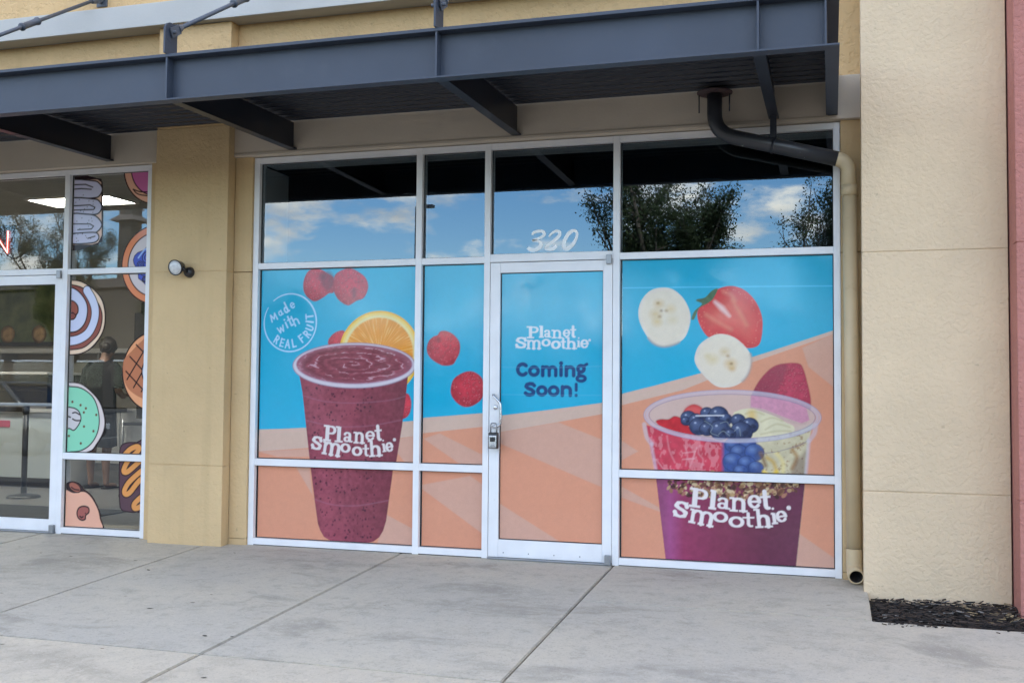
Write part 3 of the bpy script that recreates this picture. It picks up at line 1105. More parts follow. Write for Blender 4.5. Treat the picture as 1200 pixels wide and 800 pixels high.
class Canvas:
    def __init__(s, x0, x1, z0, z1, h):
        s.x0, s.x1, s.z0, s.z1 = x0, x1, z0, z1
        nx, nz = max(2, int(round((x1 - x0) / h))) + 1, max(2, int(round((z1 - z0) / h))) + 1
        s.gx, s.gz_ = np.linspace(x0, x1, nx), np.linspace(z0, z1, nz)
        s.X, s.Z = np.meshgrid(s.gx, s.gz_)
        s.c = np.zeros(s.X.shape + (3,))
        s.aa = h * 1.1

    def win(s, x0, x1, z0, z1):
        i0, i1 = np.searchsorted(s.gx, (x0, x1))
        j0, j1 = np.searchsorted(s.gz_, (z0, z1))
        return slice(max(j0 - 2, 0), j1 + 2), slice(max(i0 - 2, 0), i1 + 2)

    def fill(s, fn, bb, color, alpha=1.0, soft=None):
        """fn(X, Z) -> signed distance; colour: rgb or fn(X, Z) -> rgb array"""
        if bb[1] < s.x0 or bb[0] > s.x1 or bb[3] < s.z0 or bb[2] > s.z1:
            return
        w = s.win(*bb)
        X, Z = s.X[w], s.Z[w]
        if X.size == 0:
            return
        a = np.clip(.5 - fn(X, Z) / (soft or s.aa), 0, 1) * alpha
        if callable(alpha):
            pass
        cc = color(X, Z) if callable(color) else np.broadcast_to(color, X.shape + (3,))
        s.c[w] = s.c[w] * (1 - a[..., None]) + cc * a[..., None]

    def poly(s, P, color, alpha=1.0, soft=None, grow=0.0):
        P = np.asarray(P, float)
        m = .01 + (soft or 0) + max(grow, 0)
        s.fill(lambda X, Z: sd_poly(P, X, Z) - grow, (P[:, 0].min() - m, P[:, 0].max() + m, P[:, 1].min() - m, P[:, 1].max() + m), color, alpha, soft)

    def line(s, P, w, color, alpha=1.0, soft=None):
        P = np.asarray(P, float)
        m = float(np.max(w)) + .01 + (soft or 0)
        s.fill(lambda X, Z: sd_line(P, X, Z, w), (P[:, 0].min() - m, P[:, 0].max() + m, P[:, 1].min() - m, P[:, 1].max() + m), color, alpha, soft)

    def ell(s, c, a, b, color, alpha=1.0, soft=None, rot=0.0, ring=None):
        m = max(a, b) + .01 + (soft or 0) + (ring or 0)
        f = (lambda X, Z: np.abs(sd_ell(c, a, b, X, Z, rot)) - ring / 2) if ring else (lambda X, Z: sd_ell(c, a, b, X, Z, rot))
        s.fill(f, (c[0] - m, c[0] + m, c[1] - m, c[1] + m), color, alpha, soft)


def film_mat():
    m, N, L, b = bsdf('printed_film', (1, 1, 1), .10, 0, .50)
    at = N.new('ShaderNodeAttribute')
    at.attribute_name = 'print'
    L.new(at.outputs['Color'], b.inputs['Base Color'])
    g_ = N.new('ShaderNodeNewGeometry')
    rn = N.new('ShaderNodeTexNoise')          # hand smears and dust vary the sheen
    rn.inputs['Scale'].default_value = 2.2
    rn.inputs['Detail'].default_value = 6
    L.new(g_.outputs['Position'], rn.inputs['Vector'])
    rr_ = N.new('ShaderNodeMapRange')
    rr_.inputs['From Min'].default_value = .35
    rr_.inputs['From Max'].default_value = .7
    rr_.inputs['To Min'].default_value = .04
    rr_.inputs['To Max'].default_value = .22
    L.new(rn.outputs['Fac'], rr_.inputs['Value'])
    L.new(rr_.outputs['Result'], b.inputs['Roughness'])
    nz = N.new('ShaderNodeTexNoise')
    nz.inputs['Scale'].default_value = 3.0
    nz.inputs['Detail'].default_value = 2
    L.new(g_.outputs['Position'], nz.inputs['Vector'])
    bp = N.new('ShaderNodeBump')
    bp.inputs['Strength'].default_value = .06
    bp.inputs['Distance'].default_value = .01
    L.new(nz.outputs['Fac'], bp.inputs['Height'])
    L.new(bp.outputs['Normal'], b.inputs['Normal'])
    return m


FILM = film_mat()


def sheet(name, cv, y, parent, outline=None):
    """a canvas as a mesh; outline(X, Z) -> signed distance cuts it to shape"""
    X, Z = cv.X.copy(), cv.Z.copy()
    nz, nx = X.shape
    idx = np.arange(nz * nx).reshape(nz, nx)
    Q = np.stack([idx[:-1, :-1], idx[:-1, 1:], idx[1:, 1:], idx[1:, :-1]], -1).reshape(-1, 4)
    cc = cv.c
    if outline is not None:
        h = cv.gx[1] - cv.gx[0]
        d = outline(X, Z)
        dx = (outline(X + 1e-4, Z) - outline(X - 1e-4, Z)) / 2e-4
        dz = (outline(X, Z + 1e-4) - outline(X, Z - 1e-4)) / 2e-4
        gl = np.sqrt(dx * dx + dz * dz) + 1e-6
        mv_ = (np.abs(d) < h * .75)
        ex, ez = np.where(mv_, -d * dx / gl, 0), np.where(mv_, -d * dz / gl, 0)
        X, Z = np.clip(X + ex, cv.x0, cv.x1), np.clip(Z + ez, cv.z0, cv.z1)
        ok = (d < h * .75).reshape(-1)
        Q = Q[ok[Q].all(1)]
    used = np.unique(Q)
    mp_ = -np.ones(nz * nx, int)
    mp_[used] = np.arange(len(used))
    Q = mp_[Q]
    V = np.zeros((len(used), 3), np.float32)
    V[:, 0], V[:, 2] = X.reshape(-1)[used], Z.reshape(-1)[used]
    c = Vector(((V[:, 0].min() + V[:, 0].max()) / 2, y, float(V[:, 2].min())))
    V[:, 0] -= c.x
    V[:, 2] -= c.z
    me = bpy.data.meshes.new(name)
    me.vertices.add(len(V))
    me.vertices.foreach_set('co', V.ravel())
    me.loops.add(len(Q) * 4)
    me.loops.foreach_set('vertex_index', Q.ravel().astype(np.int32))
    me.polygons.add(len(Q))
    me.polygons.foreach_set('loop_start', np.arange(0, len(Q) * 4, 4, dtype=np.int32))
    me.polygons.foreach_set('loop_total', np.full(len(Q), 4, np.int32))
    me.update(calc_edges=True)
    at = me.color_attributes.new('print', 'FLOAT_COLOR', 'POINT')
    D = np.ones((len(V), 4), np.float32)
    D[:, :3] = np.clip(cc.reshape(-1, 3)[used], 0, 1)
    at.data.foreach_set('color', D.ravel())
    me.materials.append(FILM)
    return link(name, me, c, parent)


# ---- letters as strokes in a unit box (x right, y up), stroke width as a share of the box height
def el(cx, cy, rx, ry, a0=0, a1=360, n=18):
    return [(cx + rx * math.cos(RAD(a0 + (a1 - a0) * i / n)), cy + ry * math.sin(RAD(a0 + (a1 - a0) * i / n))) for i in range(n + 1)]


SLAB = {
    'P': [([(.30, .05), (.30, .95)], .23), ([(.30, .93), (.66, .93)] + el(.64, .71, .24, .21, 85, -85, 10) + [(.30, .49)], .15), ([(.02, .05), (.60, .05)], .11), ([(.0, .95), (.4, .95)], .10)],
    'l': [([(.50, .05), (.50, .95)], .22), ([(.05, .05), (.97, .05)], .10), ([(.10, .95), (.5, .95)], .10)],
    'a': [(el(.44, .68, .27, .22, 160, 10, 10) + [(.71, .15)], .20), (el(.42, .29, .24, .20, 0, 360, 16), .19), ([(.70, .12), (.98, .07)], .14)],
    'n': [([(.24, .05), (.24, .92)], .21), (el(.50, .60, .27, .30, 150, 0, 10) + [(.77, .06)], .20), ([(.02, .05), (.46, .05)], .12), ([(.55, .05), (1.0, .05)], .12), ([(.0, .92), (.24, .92)], .12)],
    'e': [(el(.5, .5, .36, .40, -2, 320, 20), .20), ([(.2, .50), (.86, .50)], .13)],
    't': [([(.45, .98), (.45, .28)] + el(.66, .26, .22, .20, 180, 290, 8), .17), ([(.0, .69), (.92, .69)], .10)],
    'S': [([(.86, .70), (.78, .86), (.52, .93), (.26, .86), (.18, .70), (.34, .57), (.62, .47), (.83, .33), (.78, .14), (.50, .06), (.24, .12), (.12, .30)], .20), ([(.89, .97), (.87, .68)], .07), ([(.09, .03), (.11, .34)], .07)],
    'm': [([(.13, .06), (.13, .92)], .21), (el(.32, .62, .18, .29, 150, 0, 8) + [(.50, .06)], .20), (el(.69, .62, .19, .29, 150, 0, 8) + [(.86, .06)], .20), ([(.0, .06), (.26, .06)], .12), ([(.38, .06), (.62, .06)], .12), ([(.74, .06), (1., .06)], .12), ([(.0, .92), (.13, .92)], .12)],
    'o': [(el(.5, .5, .37, .38, 0, 360, 22), .24)],
    'h': [([(.24, .05), (.24, .96)], .16), (el(.50, .42, .26, .20, 150, 0, 10) + [(.76, .06)], .16), ([(.02, .05), (.46, .05)], .085), ([(.55, .05), (1.0, .05)], .085), ([(.0, .96), (.24, .96)], .085)],
    'i': [([(.5, .05), (.5, .62)], .17), ([(.05, .05), (.97, .05)], .09), ([(.1, .62), (.5, .62)], .09), ([(.5, .90), (.52, .90)], .19)],
    'r': [(el(.5, .5, .4, .4, 0, 360, 14), .22), ([(.5, .45), (.5, .55)], .3)],
}
SANS = {
    'C': [(el(.54, .5, .40, .40, 45, 315, 18), .19)],
    'o': [(el(.5, .5, .37, .37, 0, 360, 20), .235)],
    'm': [([(.11, .10), (.11, .88)], .235), (el(.31, .60, .19, .27, 150, 0, 8) + [(.50, .10)], .225), (el(.70, .60, .19, .27, 150, 0, 8) + [(.89, .10)], .225)],
    'n': [([(.16, .10), (.16, .88)], .235), (el(.5, .58, .34, .29, 150, 0, 10) + [(.84, .10)], .23)],
    'i': [([(.5, .09), (.5, .66)], .17), ([(.5, .91), (.51, .91)], .19)],
    'g': [(el(.44, .72, .27, .17, 0, 360, 16), .135), (el(.46, .20, .36, .14, 0, 360, 16), .12), ([(.30, .55), (.22, .44), (.40, .36)], .10), ([(.66, .86), (.95, .97)], .11)],
    'S': [([(.84, .78), (.70, .89), (.48, .91), (.24, .84), (.18, .70), (.34, .57), (.62, .47), (.80, .32), (.74, .15), (.50, .09), (.28, .11), (.14, .22)], .19)],
    '!': [([(.5, .92), (.5, .47)], .155), ([(.5, .09), (.5, .10)], .165)],
}
THIN = {
    'R': [([(.2, 0), (.2, 1)], .17), ([(.2, .95), (.6, .95)] + el(.58, .73, .22, .21, 80, -80, 8) + [(.2, .5)], .15), ([(.5, .5), (.85, 0)], .17)],
    'E': [([(.2, 0), (.2, 1)], .17), ([(.2, .95), (.85, .95)], .14), ([(.2, .5), (.75, .5)], .14), ([(.2, .05), (.85, .05)], .14)],
    'A': [([(.05, 0), (.5, 1)], .15), ([(.5, 1), (.95, 0)], .17), ([(.25, .35), (.75, .35)], .13)],
    'L': [([(.25, 1), (.25, .05)], .17), ([(.25, .05), (.9, .05)], .15)],
    'F': [([(.2, 0), (.2, 1)], .17), ([(.2, .95), (.85, .95)], .15), ([(.2, .52), (.75, .52)], .15)],
    'U': [([(.15, 1), (.15, .3)] + el(.5, .3, .35, .27, 180, 360, 8) + [(.85, 1)], .16)],
    'I': [([(.5, 0), (.5, 1)], .19)],
    'T': [([(.5, 0), (.5, .95)], .19), ([(.05, .95), (.95, .95)], .16)],
    'M': [([(.08, 0), (.2, 1), (.5, .25), (.82, 1), (.92, 0)], .19)],
    'a': [(el(.42, .45, .32, .40, 0, 360, 12), .2), ([(.76, .9), (.76, .1), (.98, .1)], .2)],
    'd': [(el(.40, .28, .30, .26, 0, 360, 12), .14), ([(.72, 1), (.72, .06), (.95, .06)], .15)],
    'e': [(el(.5, .5, .36, .42, 0, 310, 14), .2), ([(.18, .48), (.84, .55)], .16)],
    'w': [([(.05, .95), (.25, .05), (.5, .8), (.72, .05), (.95, .95)], .2)],
    'i': [([(.5, .05), (.5, .62)], .16), ([(.52, .92), (.54, .92)], .17)],
    't': [([(.45, 1), (.45, .08), (.85, .08)], .15), ([(.05, .68), (.9, .68)], .11)],
    'h': [([(.18, 0), (.18, 1)], .15), (el(.5, .36, .32, .24, 160, 0, 8) + [(.82, .0)], .14)],
}


def letter(cv, font, ch, quad, color, wk=1.0):
    """quad: wall positions of the box's lower-left, lower-right and upper-left corner"""
    o, ax_, ay = (np.array(q, float) for q in quad)
    ux, uy = ax_ - o, ay - o
    h = np.linalg.norm(uy)
    for pts, w in font[ch]:
        P = np.array([o + ux * a + uy * b for a, b in pts])
        W = w * h * wk
        if len(P) == 2 and np.linalg.norm(P[1] - P[0]) > W * .6 and font is SLAB:      # square-ended stem or serif
            d = (P[1] - P[0]) / np.linalg.norm(P[1] - P[0])
            q = np.array((-d[1], d[0])) * W / 2
            k = d * W * .12
            cv.poly([P[0] - k + q, P[1] + k + q, P[1] + k - q, P[0] - k - q], color)
        elif font is SLAB:                     # curves swell where they run upright
            up = uy / h
            D = np.gradient(P, axis=0)
            v = np.abs(D @ up) / (np.linalg.norm(D, axis=1) + 1e-9)
            cv.line(P, W * (.60 + .58 * v), color)
        else:
            cv.line(P, W, color)


def qbox(b0, b1, tilt=0.0):
    """box from its upper-left and lower-right corner, leaning by tilt"""
    (x0, z1), (x1, z0) = b0, b1
    c = np.array(((x0 + x1) / 2, (z0 + z1) / 2))
    r = lambda x, z: c + np.array(((x - c[0]) * math.cos(tilt) - (z - c[1]) * math.sin(tilt), (x - c[0]) * math.sin(tilt) + (z - c[1]) * math.cos(tilt)))
    return r(x0, z0), r(x1, z0), r(x0, z1)


def rbox(cx, cz, w, h, rot):
    c = np.array((cx, cz))
    ux = np.array((math.cos(rot), math.sin(rot)))
    uy = np.array((-math.sin(rot), math.cos(rot)))
    return c - ux * w / 2 - uy * h / 2, c + ux * w / 2 - uy * h / 2, c - ux * w / 2 + uy * h / 2


def logo(cv, boxes, tilts, color):
    for ch, (b0, b1), t in zip('PlanetSmoothier', boxes, tilts):
        letter(cv, SLAB, ch, qbox(b0, b1, t), color, 1.16)


# ---- shapes of the print
EDGE_BLUE = [(-1.9223, 0.8980), (-1.7190, 0.9066), (-1.5186, 0.9190), (-1.0617, 0.9504), (-0.6053, 0.9875), (-0.5367, 1.0111), (-0.0637, 1.0533), (0.0688, 1.0364), (0.4576, 1.0857), (0.8355, 1.1397), (0.9713, 1.2037), (1.2331, 1.2705), (1.5311, 1.3529), (1.9945, 1.5007), (2.4257, 1.6466)]
EDGE_BEIGE = [(-1.9185, 0.7256), (-1.4788, 0.7644), (-1.0594, 0.8136), (-0.6038, 0.8721), (-0.5351, 0.8959), (-0.0627, 0.9526), (0.0699, 0.9156), (0.4583, 0.9869), (0.8359, 1.0593), (0.9716, 1.1231), (1.4128, 1.2360), (1.8801, 1.4276), (2.4256, 1.6207)]
BEAMS = [[(0.0718, 0.9155), (0.5208, 0.9972), (0.8408, 0.8808), (0.8424, 0.5427), (0.0725, 0.8382)], [(0.0766, 0.4015), (0.5265, 0.1508), (0.0798, 0.0692)],
         [(-0.5507, 0.5077), (-0.1514, 0.5905), (-0.0502, 0.5249), (-0.0465, 0.1664), (-0.5219, 0.4737)], [(-0.5260, 0.8561), (-0.3983, 0.8987), (-0.0606, 0.7485), (-0.0597, 0.6623), (-0.2435, 0.6806)],
         [(-1.9185, 0.7252), (-1.4750, 0.7579), (-1.4738, 0.6952), (-1.7519, 0.6878)], [(-1.5922, 0.6175), (-1.4724, 0.6210), (-1.4407, 0.3999)],
         [(-0.8213, 0.2783), (-0.5770, 0.1694), (-0.5752, 0.0346), (-0.9050, 0.0176)], [(-0.8121, 0.8338), (-0.5866, 0.8788), (-0.5838, 0.6709), (-0.6702, 0.6685)],
         [(0.9689, 0.8839), (1.1012, 0.8020), (0.9695, 0.7299)], [(0.9702, 0.5581), (1.2472, 0.4159), (1.2653, 0.3809), (0.9705, 0.4769)],
         [(2.1910, 0.2822), (2.4540, 0.1049), (2.4536, 0.0236), (2.1317, 0.0135)], [(2.4353, 1.6293), (2.4334, 1.2561), (2.2614, 1.3991), (2.2201, 1.5293)]]


def berry(cv, outline, seed, dark=None, base=(193, 58, 74)):
    P = spline(outline)
    c0 = P.mean(0)
    r = np.random.default_rng(seed)
    ext = np.abs(P - c0).max()
    cv.poly(P, lambda X, Z: col(*base)[None, None] * ((0.80 + .45 * vnoise(X, Z, .03, seed)) * (1.14 - .42 * np.clip(((X - c0[0] - ext * .15) ** 2 + (Z - c0[1] - ext * .2) ** 2) / ext ** 2, 0, 1)))[..., None])
    k = int((ext / .011) ** 2 * .8)
    for _ in range(k):                        # drupelets
        a, q = r.uniform(0, 2 * PI), math.sqrt(r.uniform(0, 1)) * ext * .95
        p = c0 + np.array((math.cos(a), math.sin(a))) * q
        if sd_poly(P, np.array([[p[0]]]), np.array([[p[1]]]))[0, 0] > -.006:
            continue
        s = r.uniform(.006, .010)
        cv.ell(p, s, s, col(*base) * r.uniform(.55, 1.05), .65, .008)
        cv.ell(p + np.array((-.002, .003)), s * .42, s * .42, col(235, 130, 140) * r.uniform(.6, 1.1), .5, .005)
    if dark:
        for p, a_, b_ in dark:
            cv.ell(p, a_, b_, col(105, 45, 62), .65, .03)
    cv.line(np.vstack([P, P[:1]]), .007, col(150, 35, 60), .45, .010)


def banana(cv, outline, seeds, rim):
    P = spline(outline)
    cv.poly(P, lambda X, Z: col(222, 212, 196)[None, None] * (.95 + .1 * vnoise(X, Z, .05, 5))[..., None])
    c0 = P.mean(0)
    cv.poly(c0 + (P - c0) * .88, col(226, 214, 190), .5, .03)
    cv.line(P[rim], .016, col(176, 160, 150), .7, .014)
    for p, s, cc in seeds:
        cv.ell(p, s, s * .8, col(*cc), .65, s * 1.5)


def paint_scene(cv):
    X, Z = cv.X, cv.Z
    t = np.clip((Z - .9) / 1.3, 0, 1)[..., None]
    base = col(14, 170, 206) * (1 - t) + col(48, 170, 203) * t
    cv.c[:] = base * (.985 + .03 * vnoise(X, Z, .5, 3))[..., None]
    far = [(4, -1), (-4, -1)]
    cv.poly([*EDGE_BLUE[:1], *EDGE_BLUE, (3.2, EDGE_BLUE[-1][1] + .1), (3.2, -1), (-3, -1), (-3, EDGE_BLUE[0][1])], col(207, 178, 160))
    cv.poly([*EDGE_BEIGE, (3.2, EDGE_BEIGE[-1][1] + .1), (3.2, -1), (-3, -1), (-3, EDGE_BEIGE[0][1])],
            lambda X, Z: col(216, 150, 120)[None, None] * (1.0 + .05 * (vnoise(X, Z, .6, 9) - .5))[..., None])
    for b in BEAMS:
        cv.poly(b, col(205, 166, 148), .75, .010)


SPECK = np.random.default_rng(3).random((420, 4))


def paint_left(cv):
    paint_scene(cv)
    # stamp
    W_ = col(178, 214, 240)
    sc_ = (-1.6618, 1.7393)
    a_, b_ = ((-1.4345, 1.7370)[0] - (-1.8926, 1.7416)[0]) / 2, ((-1.6656, 1.9668)[1] - (-1.6565, 1.5124)[1]) / 2
    ring = [(sc_[0] + a_ * math.cos(RAD(t)), sc_[1] + b_ * math.sin(RAD(t))) for t in range(-212, 136, 6)]
    cv.line(ring, np.interp(range(len(ring)), (0, 12, 30, 40, len(ring)), (.006, .011, .010, .014, .007)), W_)
    um = lambda u, v: (sc_[0] + (u - 375) * a_ / 288, sc_[1] - (v - 405) * b_ / 318)
    for ch, u, v, w_, h_, rt in (('M', 192, 345, 88, 78, 24), ('a', 268, 296, 56, 62, 27), ('d', 322, 240, 62, 118, 29), ('e', 398, 215, 62, 70, 31),
                                 ('w', 278, 478, 84, 74, 27), ('i', 330, 415, 32, 112, 27), ('t', 374, 390, 56, 122, 27), ('h', 432, 378, 84, 116, 29)):
        letter(cv, THIN, ch, rbox(*um(u, v), w_ * .0007, h_ * .0007, RAD(rt)), W_, 1.1)
    for ch, u, v, rt in (('R', 232, 590, -32), ('E', 292, 625, -15), ('A', 352, 640, -3), ('L', 420, 632, 12), ('F', 505, 578, 40), ('R', 562, 532, 52), ('U', 592, 465, 70), ('I', 590, 398, 84), ('T', 585, 340, 96)):
        letter(cv, THIN, ch, rbox(*um(u, v), 58 * .0007, 88 * .0007, RAD(rt)), W_, 1.15)
    # berries and orange behind the cup
    berry(cv, [(-1.5519, 2.0377), (-1.5346, 2.1045), (-1.5014, 2.1457), (-1.4523, 2.1596), (-1.3968, 2.1487), (-1.3411, 2.1168), (-1.2904, 2.0795), (-1.2886, 1.9769), (-1.3322, 1.9638), (-1.3866, 1.9287), (-1.4506, 1.9047), (-1.5034, 1.9306), (-1.5414, 1.9760)], 1, [((-1.3413, 2.0623), .055, .075), ((-1.3934, 2.0968), .03, .03)])
    berry(cv, [(-1.2856, 2.0822), (-1.2680, 2.1151), (-1.2199, 2.1416), (-1.1597, 2.1578), (-1.0870, 2.1274), (-1.0204, 2.0763), (-0.9983, 2.0044), (-1.0299, 1.9282), (-1.0953, 1.9018), (-1.1639, 1.8698), (-1.2339, 1.9040), (-1.2711, 1.9489), (-1.2902, 1.9991)], 2, [((-1.1144, 1.9648), .02, .04)])
    berry(cv, [(-1.3279, 1.5738), (-1.3079, 1.6261), (-1.2562, 1.6638), (-1.1937, 1.6681), (-1.1614, 1.6015), (-1.1810, 1.5352), (-1.2745, 1.5165)], 4)
    berry(cv, [(-0.7120, 1.1663), (-0.6601, 1.1910), (-0.6316, 1.1349), (-0.6408, 1.0464), (-0.6836, 1.0055), (-0.7186, 1.0210)], 6)
    oc = (-0.8996, 1.4965)
    orx, orz = ((-0.5673, 1.4960)[0] - (-1.2401, 1.4970)[0]) / 2, ((-0.9047, 1.8234)[1] - (-0.8946, 1.1709)[1]) / 2
    cv.ell(oc, orx, orz, lambda X, Z: col(232, 178, 52)[None, None] * (.92 + .2 * vnoise(X, Z, .05, 4))[..., None])
    cv.ell(oc, orx * .955, orz * .955, col(238, 205, 110), 1, .012)
    cv.ell(oc, orx * .90, orz * .90, col(232, 214, 150), 1, .012)

    def flesh(X, Z):
        th = np.arctan2(Z - oc[1], X - oc[0])
        rr = np.hypot((X - oc[0]) / orx, (Z - oc[1]) / orz)
        st = vnoise(th * .9 + 10, rr * .12, .035, 8, 2)
        pulp = col(226, 146, 46)[None, None] * (.88 + .3 * st)[..., None]
        k = np.clip((st - .60) * 5, 0, 1)[..., None]
        return pulp * (1 - k * .6) + col(240, 205, 130) * k * .6
    cv.ell(oc, orx * .835, orz * .835, flesh, 1, .012)
    # the cup
    body = [(-1.5764, 1.3440), (-1.5423, 1.1910), (-1.4738, 0.6952), (-1.4611, 0.6098), (-1.4196, 0.3481), (-1.3918, 0.1867), (-1.3704, 0.1341), (-1.3383, 0.0866), (-1.2835, 0.0587), (-1.1896, 0.0451), (-1.1037, 0.0456), (-1.0043, 0.0505), (-0.9234, 0.0700), (-0.8747, 0.1058), (-0.8439, 0.1554), (-0.8205, 0.2302), (-0.7672, 0.6368), (-0.7434, 0.6825), (-0.7018, 0.9408), (-0.6707, 1.1990), (-0.6555, 1.3539), (-1.1037, 1.3261)]

    def smoothie(X, Z):
        cx = np.interp(Z, (0.06, .6, 1.3), ((-1.1045, 0.0882)[0], (-1.1066, 0.6398)[0], (-1.1109, 1.3261)[0]))
        hw = np.interp(Z, (.06, .12, .6, 1.3), (.26, .27, .345, .45))
        q = np.clip((X - cx) / hw, -1, 1)
        s = 1.0 + .32 * np.exp(-((q + .72) / .20) ** 2) - .20 * np.clip(q, 0, 1) - .10 * np.clip(q - .55, 0, 1) + .12 * np.exp(-((q + .2) / .25) ** 2)
        n_ = vnoise(X, Z, .022, 21, 3)
        b_ = col(134, 64, 78)[None, None] * (s * (.72 + .58 * n_))[..., None]
        pk = np.clip((vnoise(X, Z, .16, 24) - .5) * 1.6, 0, .5)[..., None] * np.clip(1 - q, 0, 1)[..., None]
        return b_ * (1 - pk) + col(164, 80, 94) * pk
    cv.poly(body, smoothie)
    bl = np.array(body)
    for x, z, s, k in SPECK:                  # dark seeds
        p = (-1.74 + x * .82, .08 + z * 1.2)
        if sd_poly(bl, np.array([[p[0]]]), np.array([[p[1]]]))[0, 0] < -.02:
            cv.ell(p, .004 + .005 * s, .004 + .006 * k, col(62, 28, 48), .55 + .3 * s, .006)
    for pts in ([(-1.5456, 1.1710), (-1.3536, 1.1266), (-1.1002, 1.1165), (-0.8166, 1.1393), (-0.6773, 1.1731)], [(-1.5123, 0.9788), (-1.2774, 0.9367), (-0.9903, 0.9420), (-0.7095, 0.9922)], [(-1.4347, 0.3738), (-1.2667, 0.3345), (-1.0516, 0.3365), (-0.8054, 0.3849)]):
        cv.line(spline(pts, False), .006, col(165, 120, 145), .35, .010)
    logo(cv, [((-1.3546, 0.9412), (-1.2478, 0.8198)), ((-1.2593, 0.9344), (-1.1892, 0.8133)), ((-1.1892, 0.8951), (-1.1088, 0.8151)), ((-1.1008, 0.8968), (-1.0059, 0.8090)), ((-1.0032, 0.9066), (-0.9219, 0.8310)), ((-0.9236, 0.9445), (-0.8626, 0.8323)),
              ((-1.4585, 0.8567), (-1.3650, 0.7514)), ((-1.3618, 0.8133), (-1.2055, 0.7102)), ((-1.2115, 0.8082), (-1.1253, 0.7332)), ((-1.1126, 0.7863), (-1.0264, 0.7110)), ((-1.0235, 0.7962), (-0.9646, 0.7126)), ((-0.9751, 0.8383), (-0.8629, 0.7115)), ((-0.8649, 0.8446), (-0.8325, 0.7484)), ((-0.8337, 0.8252), (-0.7716, 0.7499)), ((-0.7732, 0.8556), (-0.7511, 0.8303))],
         [-.06, -.05, -.03, -.02, .06, .10, -.10, -.14, -.08, 0, .04, .10, .16, .22, 0], col(222, 214, 212))
    # rim and swirled surface
    rc = (-1.1143, 1.4035)
    ra, rb = ((-0.6090, 1.4057)[0] - (-1.6394, 1.4039)[0]) / 2, ((-1.1151, 1.5784)[1] - (-1.1093, 1.2316)[1]) / 2
    cv.ell(rc, ra, rb, col(208, 200, 208))
    cv.ell(rc, ra, rb, col(150, 124, 148), .7, None, 0, .009)
    sc2 = (-1.1123, 1.4127)
    sa, sb = ra * .945, rb * .865

    def swirl(X, Z):
        dx, dz = (X - sc2[0]) / sa, (Z - sc2[1]) / sb
        rr, th = np.hypot(dx, dz), np.arctan2(dz, dx)
        wob = .34 * (vnoise(X, Z * 3, .18, 31) - .5) + .20 * (vnoise(X, Z * 3, .06, 32) - .5)
        ph = (rr + wob) * 24 - th
        k = np.sin(ph) * (.25 + .9 * vnoise(X, Z * 3, .16, 33))
        hl = np.clip(np.sin(ph + .5) - .80, 0, 1) * 5 * np.clip(vnoise(X, Z * 3, .07, 34) - .38, 0, 1) * 3
        n_ = vnoise(X, Z * 2.5, .022, 35)
        b_ = col(140, 68, 82)[None, None] * ((.72 + .46 * n_) * (1 + .26 * k))[..., None]
        hi = np.clip(hl, 0, .75)[..., None]
        edge = np.clip((rr - .82) * 3, 0, .45)[..., None]
        o_ = b_ * (1 - hi) + col(208, 166, 178) * hi
        return o_ * (1 - edge) + col(168, 112, 130) * edge
    cv.ell(sc2, sa, sb, swirl)
    cv.ell(sc2, sa, sb, col(176, 140, 165), .7, None, 0, .008)


def paint_narrow(cv):
    paint_scene(cv)
    cv.ell((-0.8996, 1.4965), ((-0.5362, 1.4959)[0] - (-1.2401, 1.4970)[0]) / 2, .318, col(232, 178, 52))
    berry(cv, [(-0.5069, 1.5344), (-0.4887, 1.5919), (-0.4513, 1.6226), (-0.4232, 1.6313), (-0.4000, 1.6594), (-0.3531, 1.6617), (-0.2967, 1.6349), (-0.2494, 1.5775), (-0.2468, 1.5073), (-0.2758, 1.4460), (-0.3034, 1.4126), (-0.3734, 1.4064), (-0.4443, 1.4371), (-0.4921, 1.4813)], 11, [((-0.4173, 1.5984), .02, .015)])
    berry(cv, [(-0.3124, 1.2267), (-0.2927, 1.2969), (-0.2374, 1.3410), (-0.1729, 1.3613), (-0.1175, 1.3502), (-0.0666, 1.3069), (-0.0520, 1.2289), (-0.0696, 1.1593), (-0.1333, 1.1108), (-0.1977, 1.0987), (-0.2535, 1.1224), (-0.3006, 1.1743)], 12)


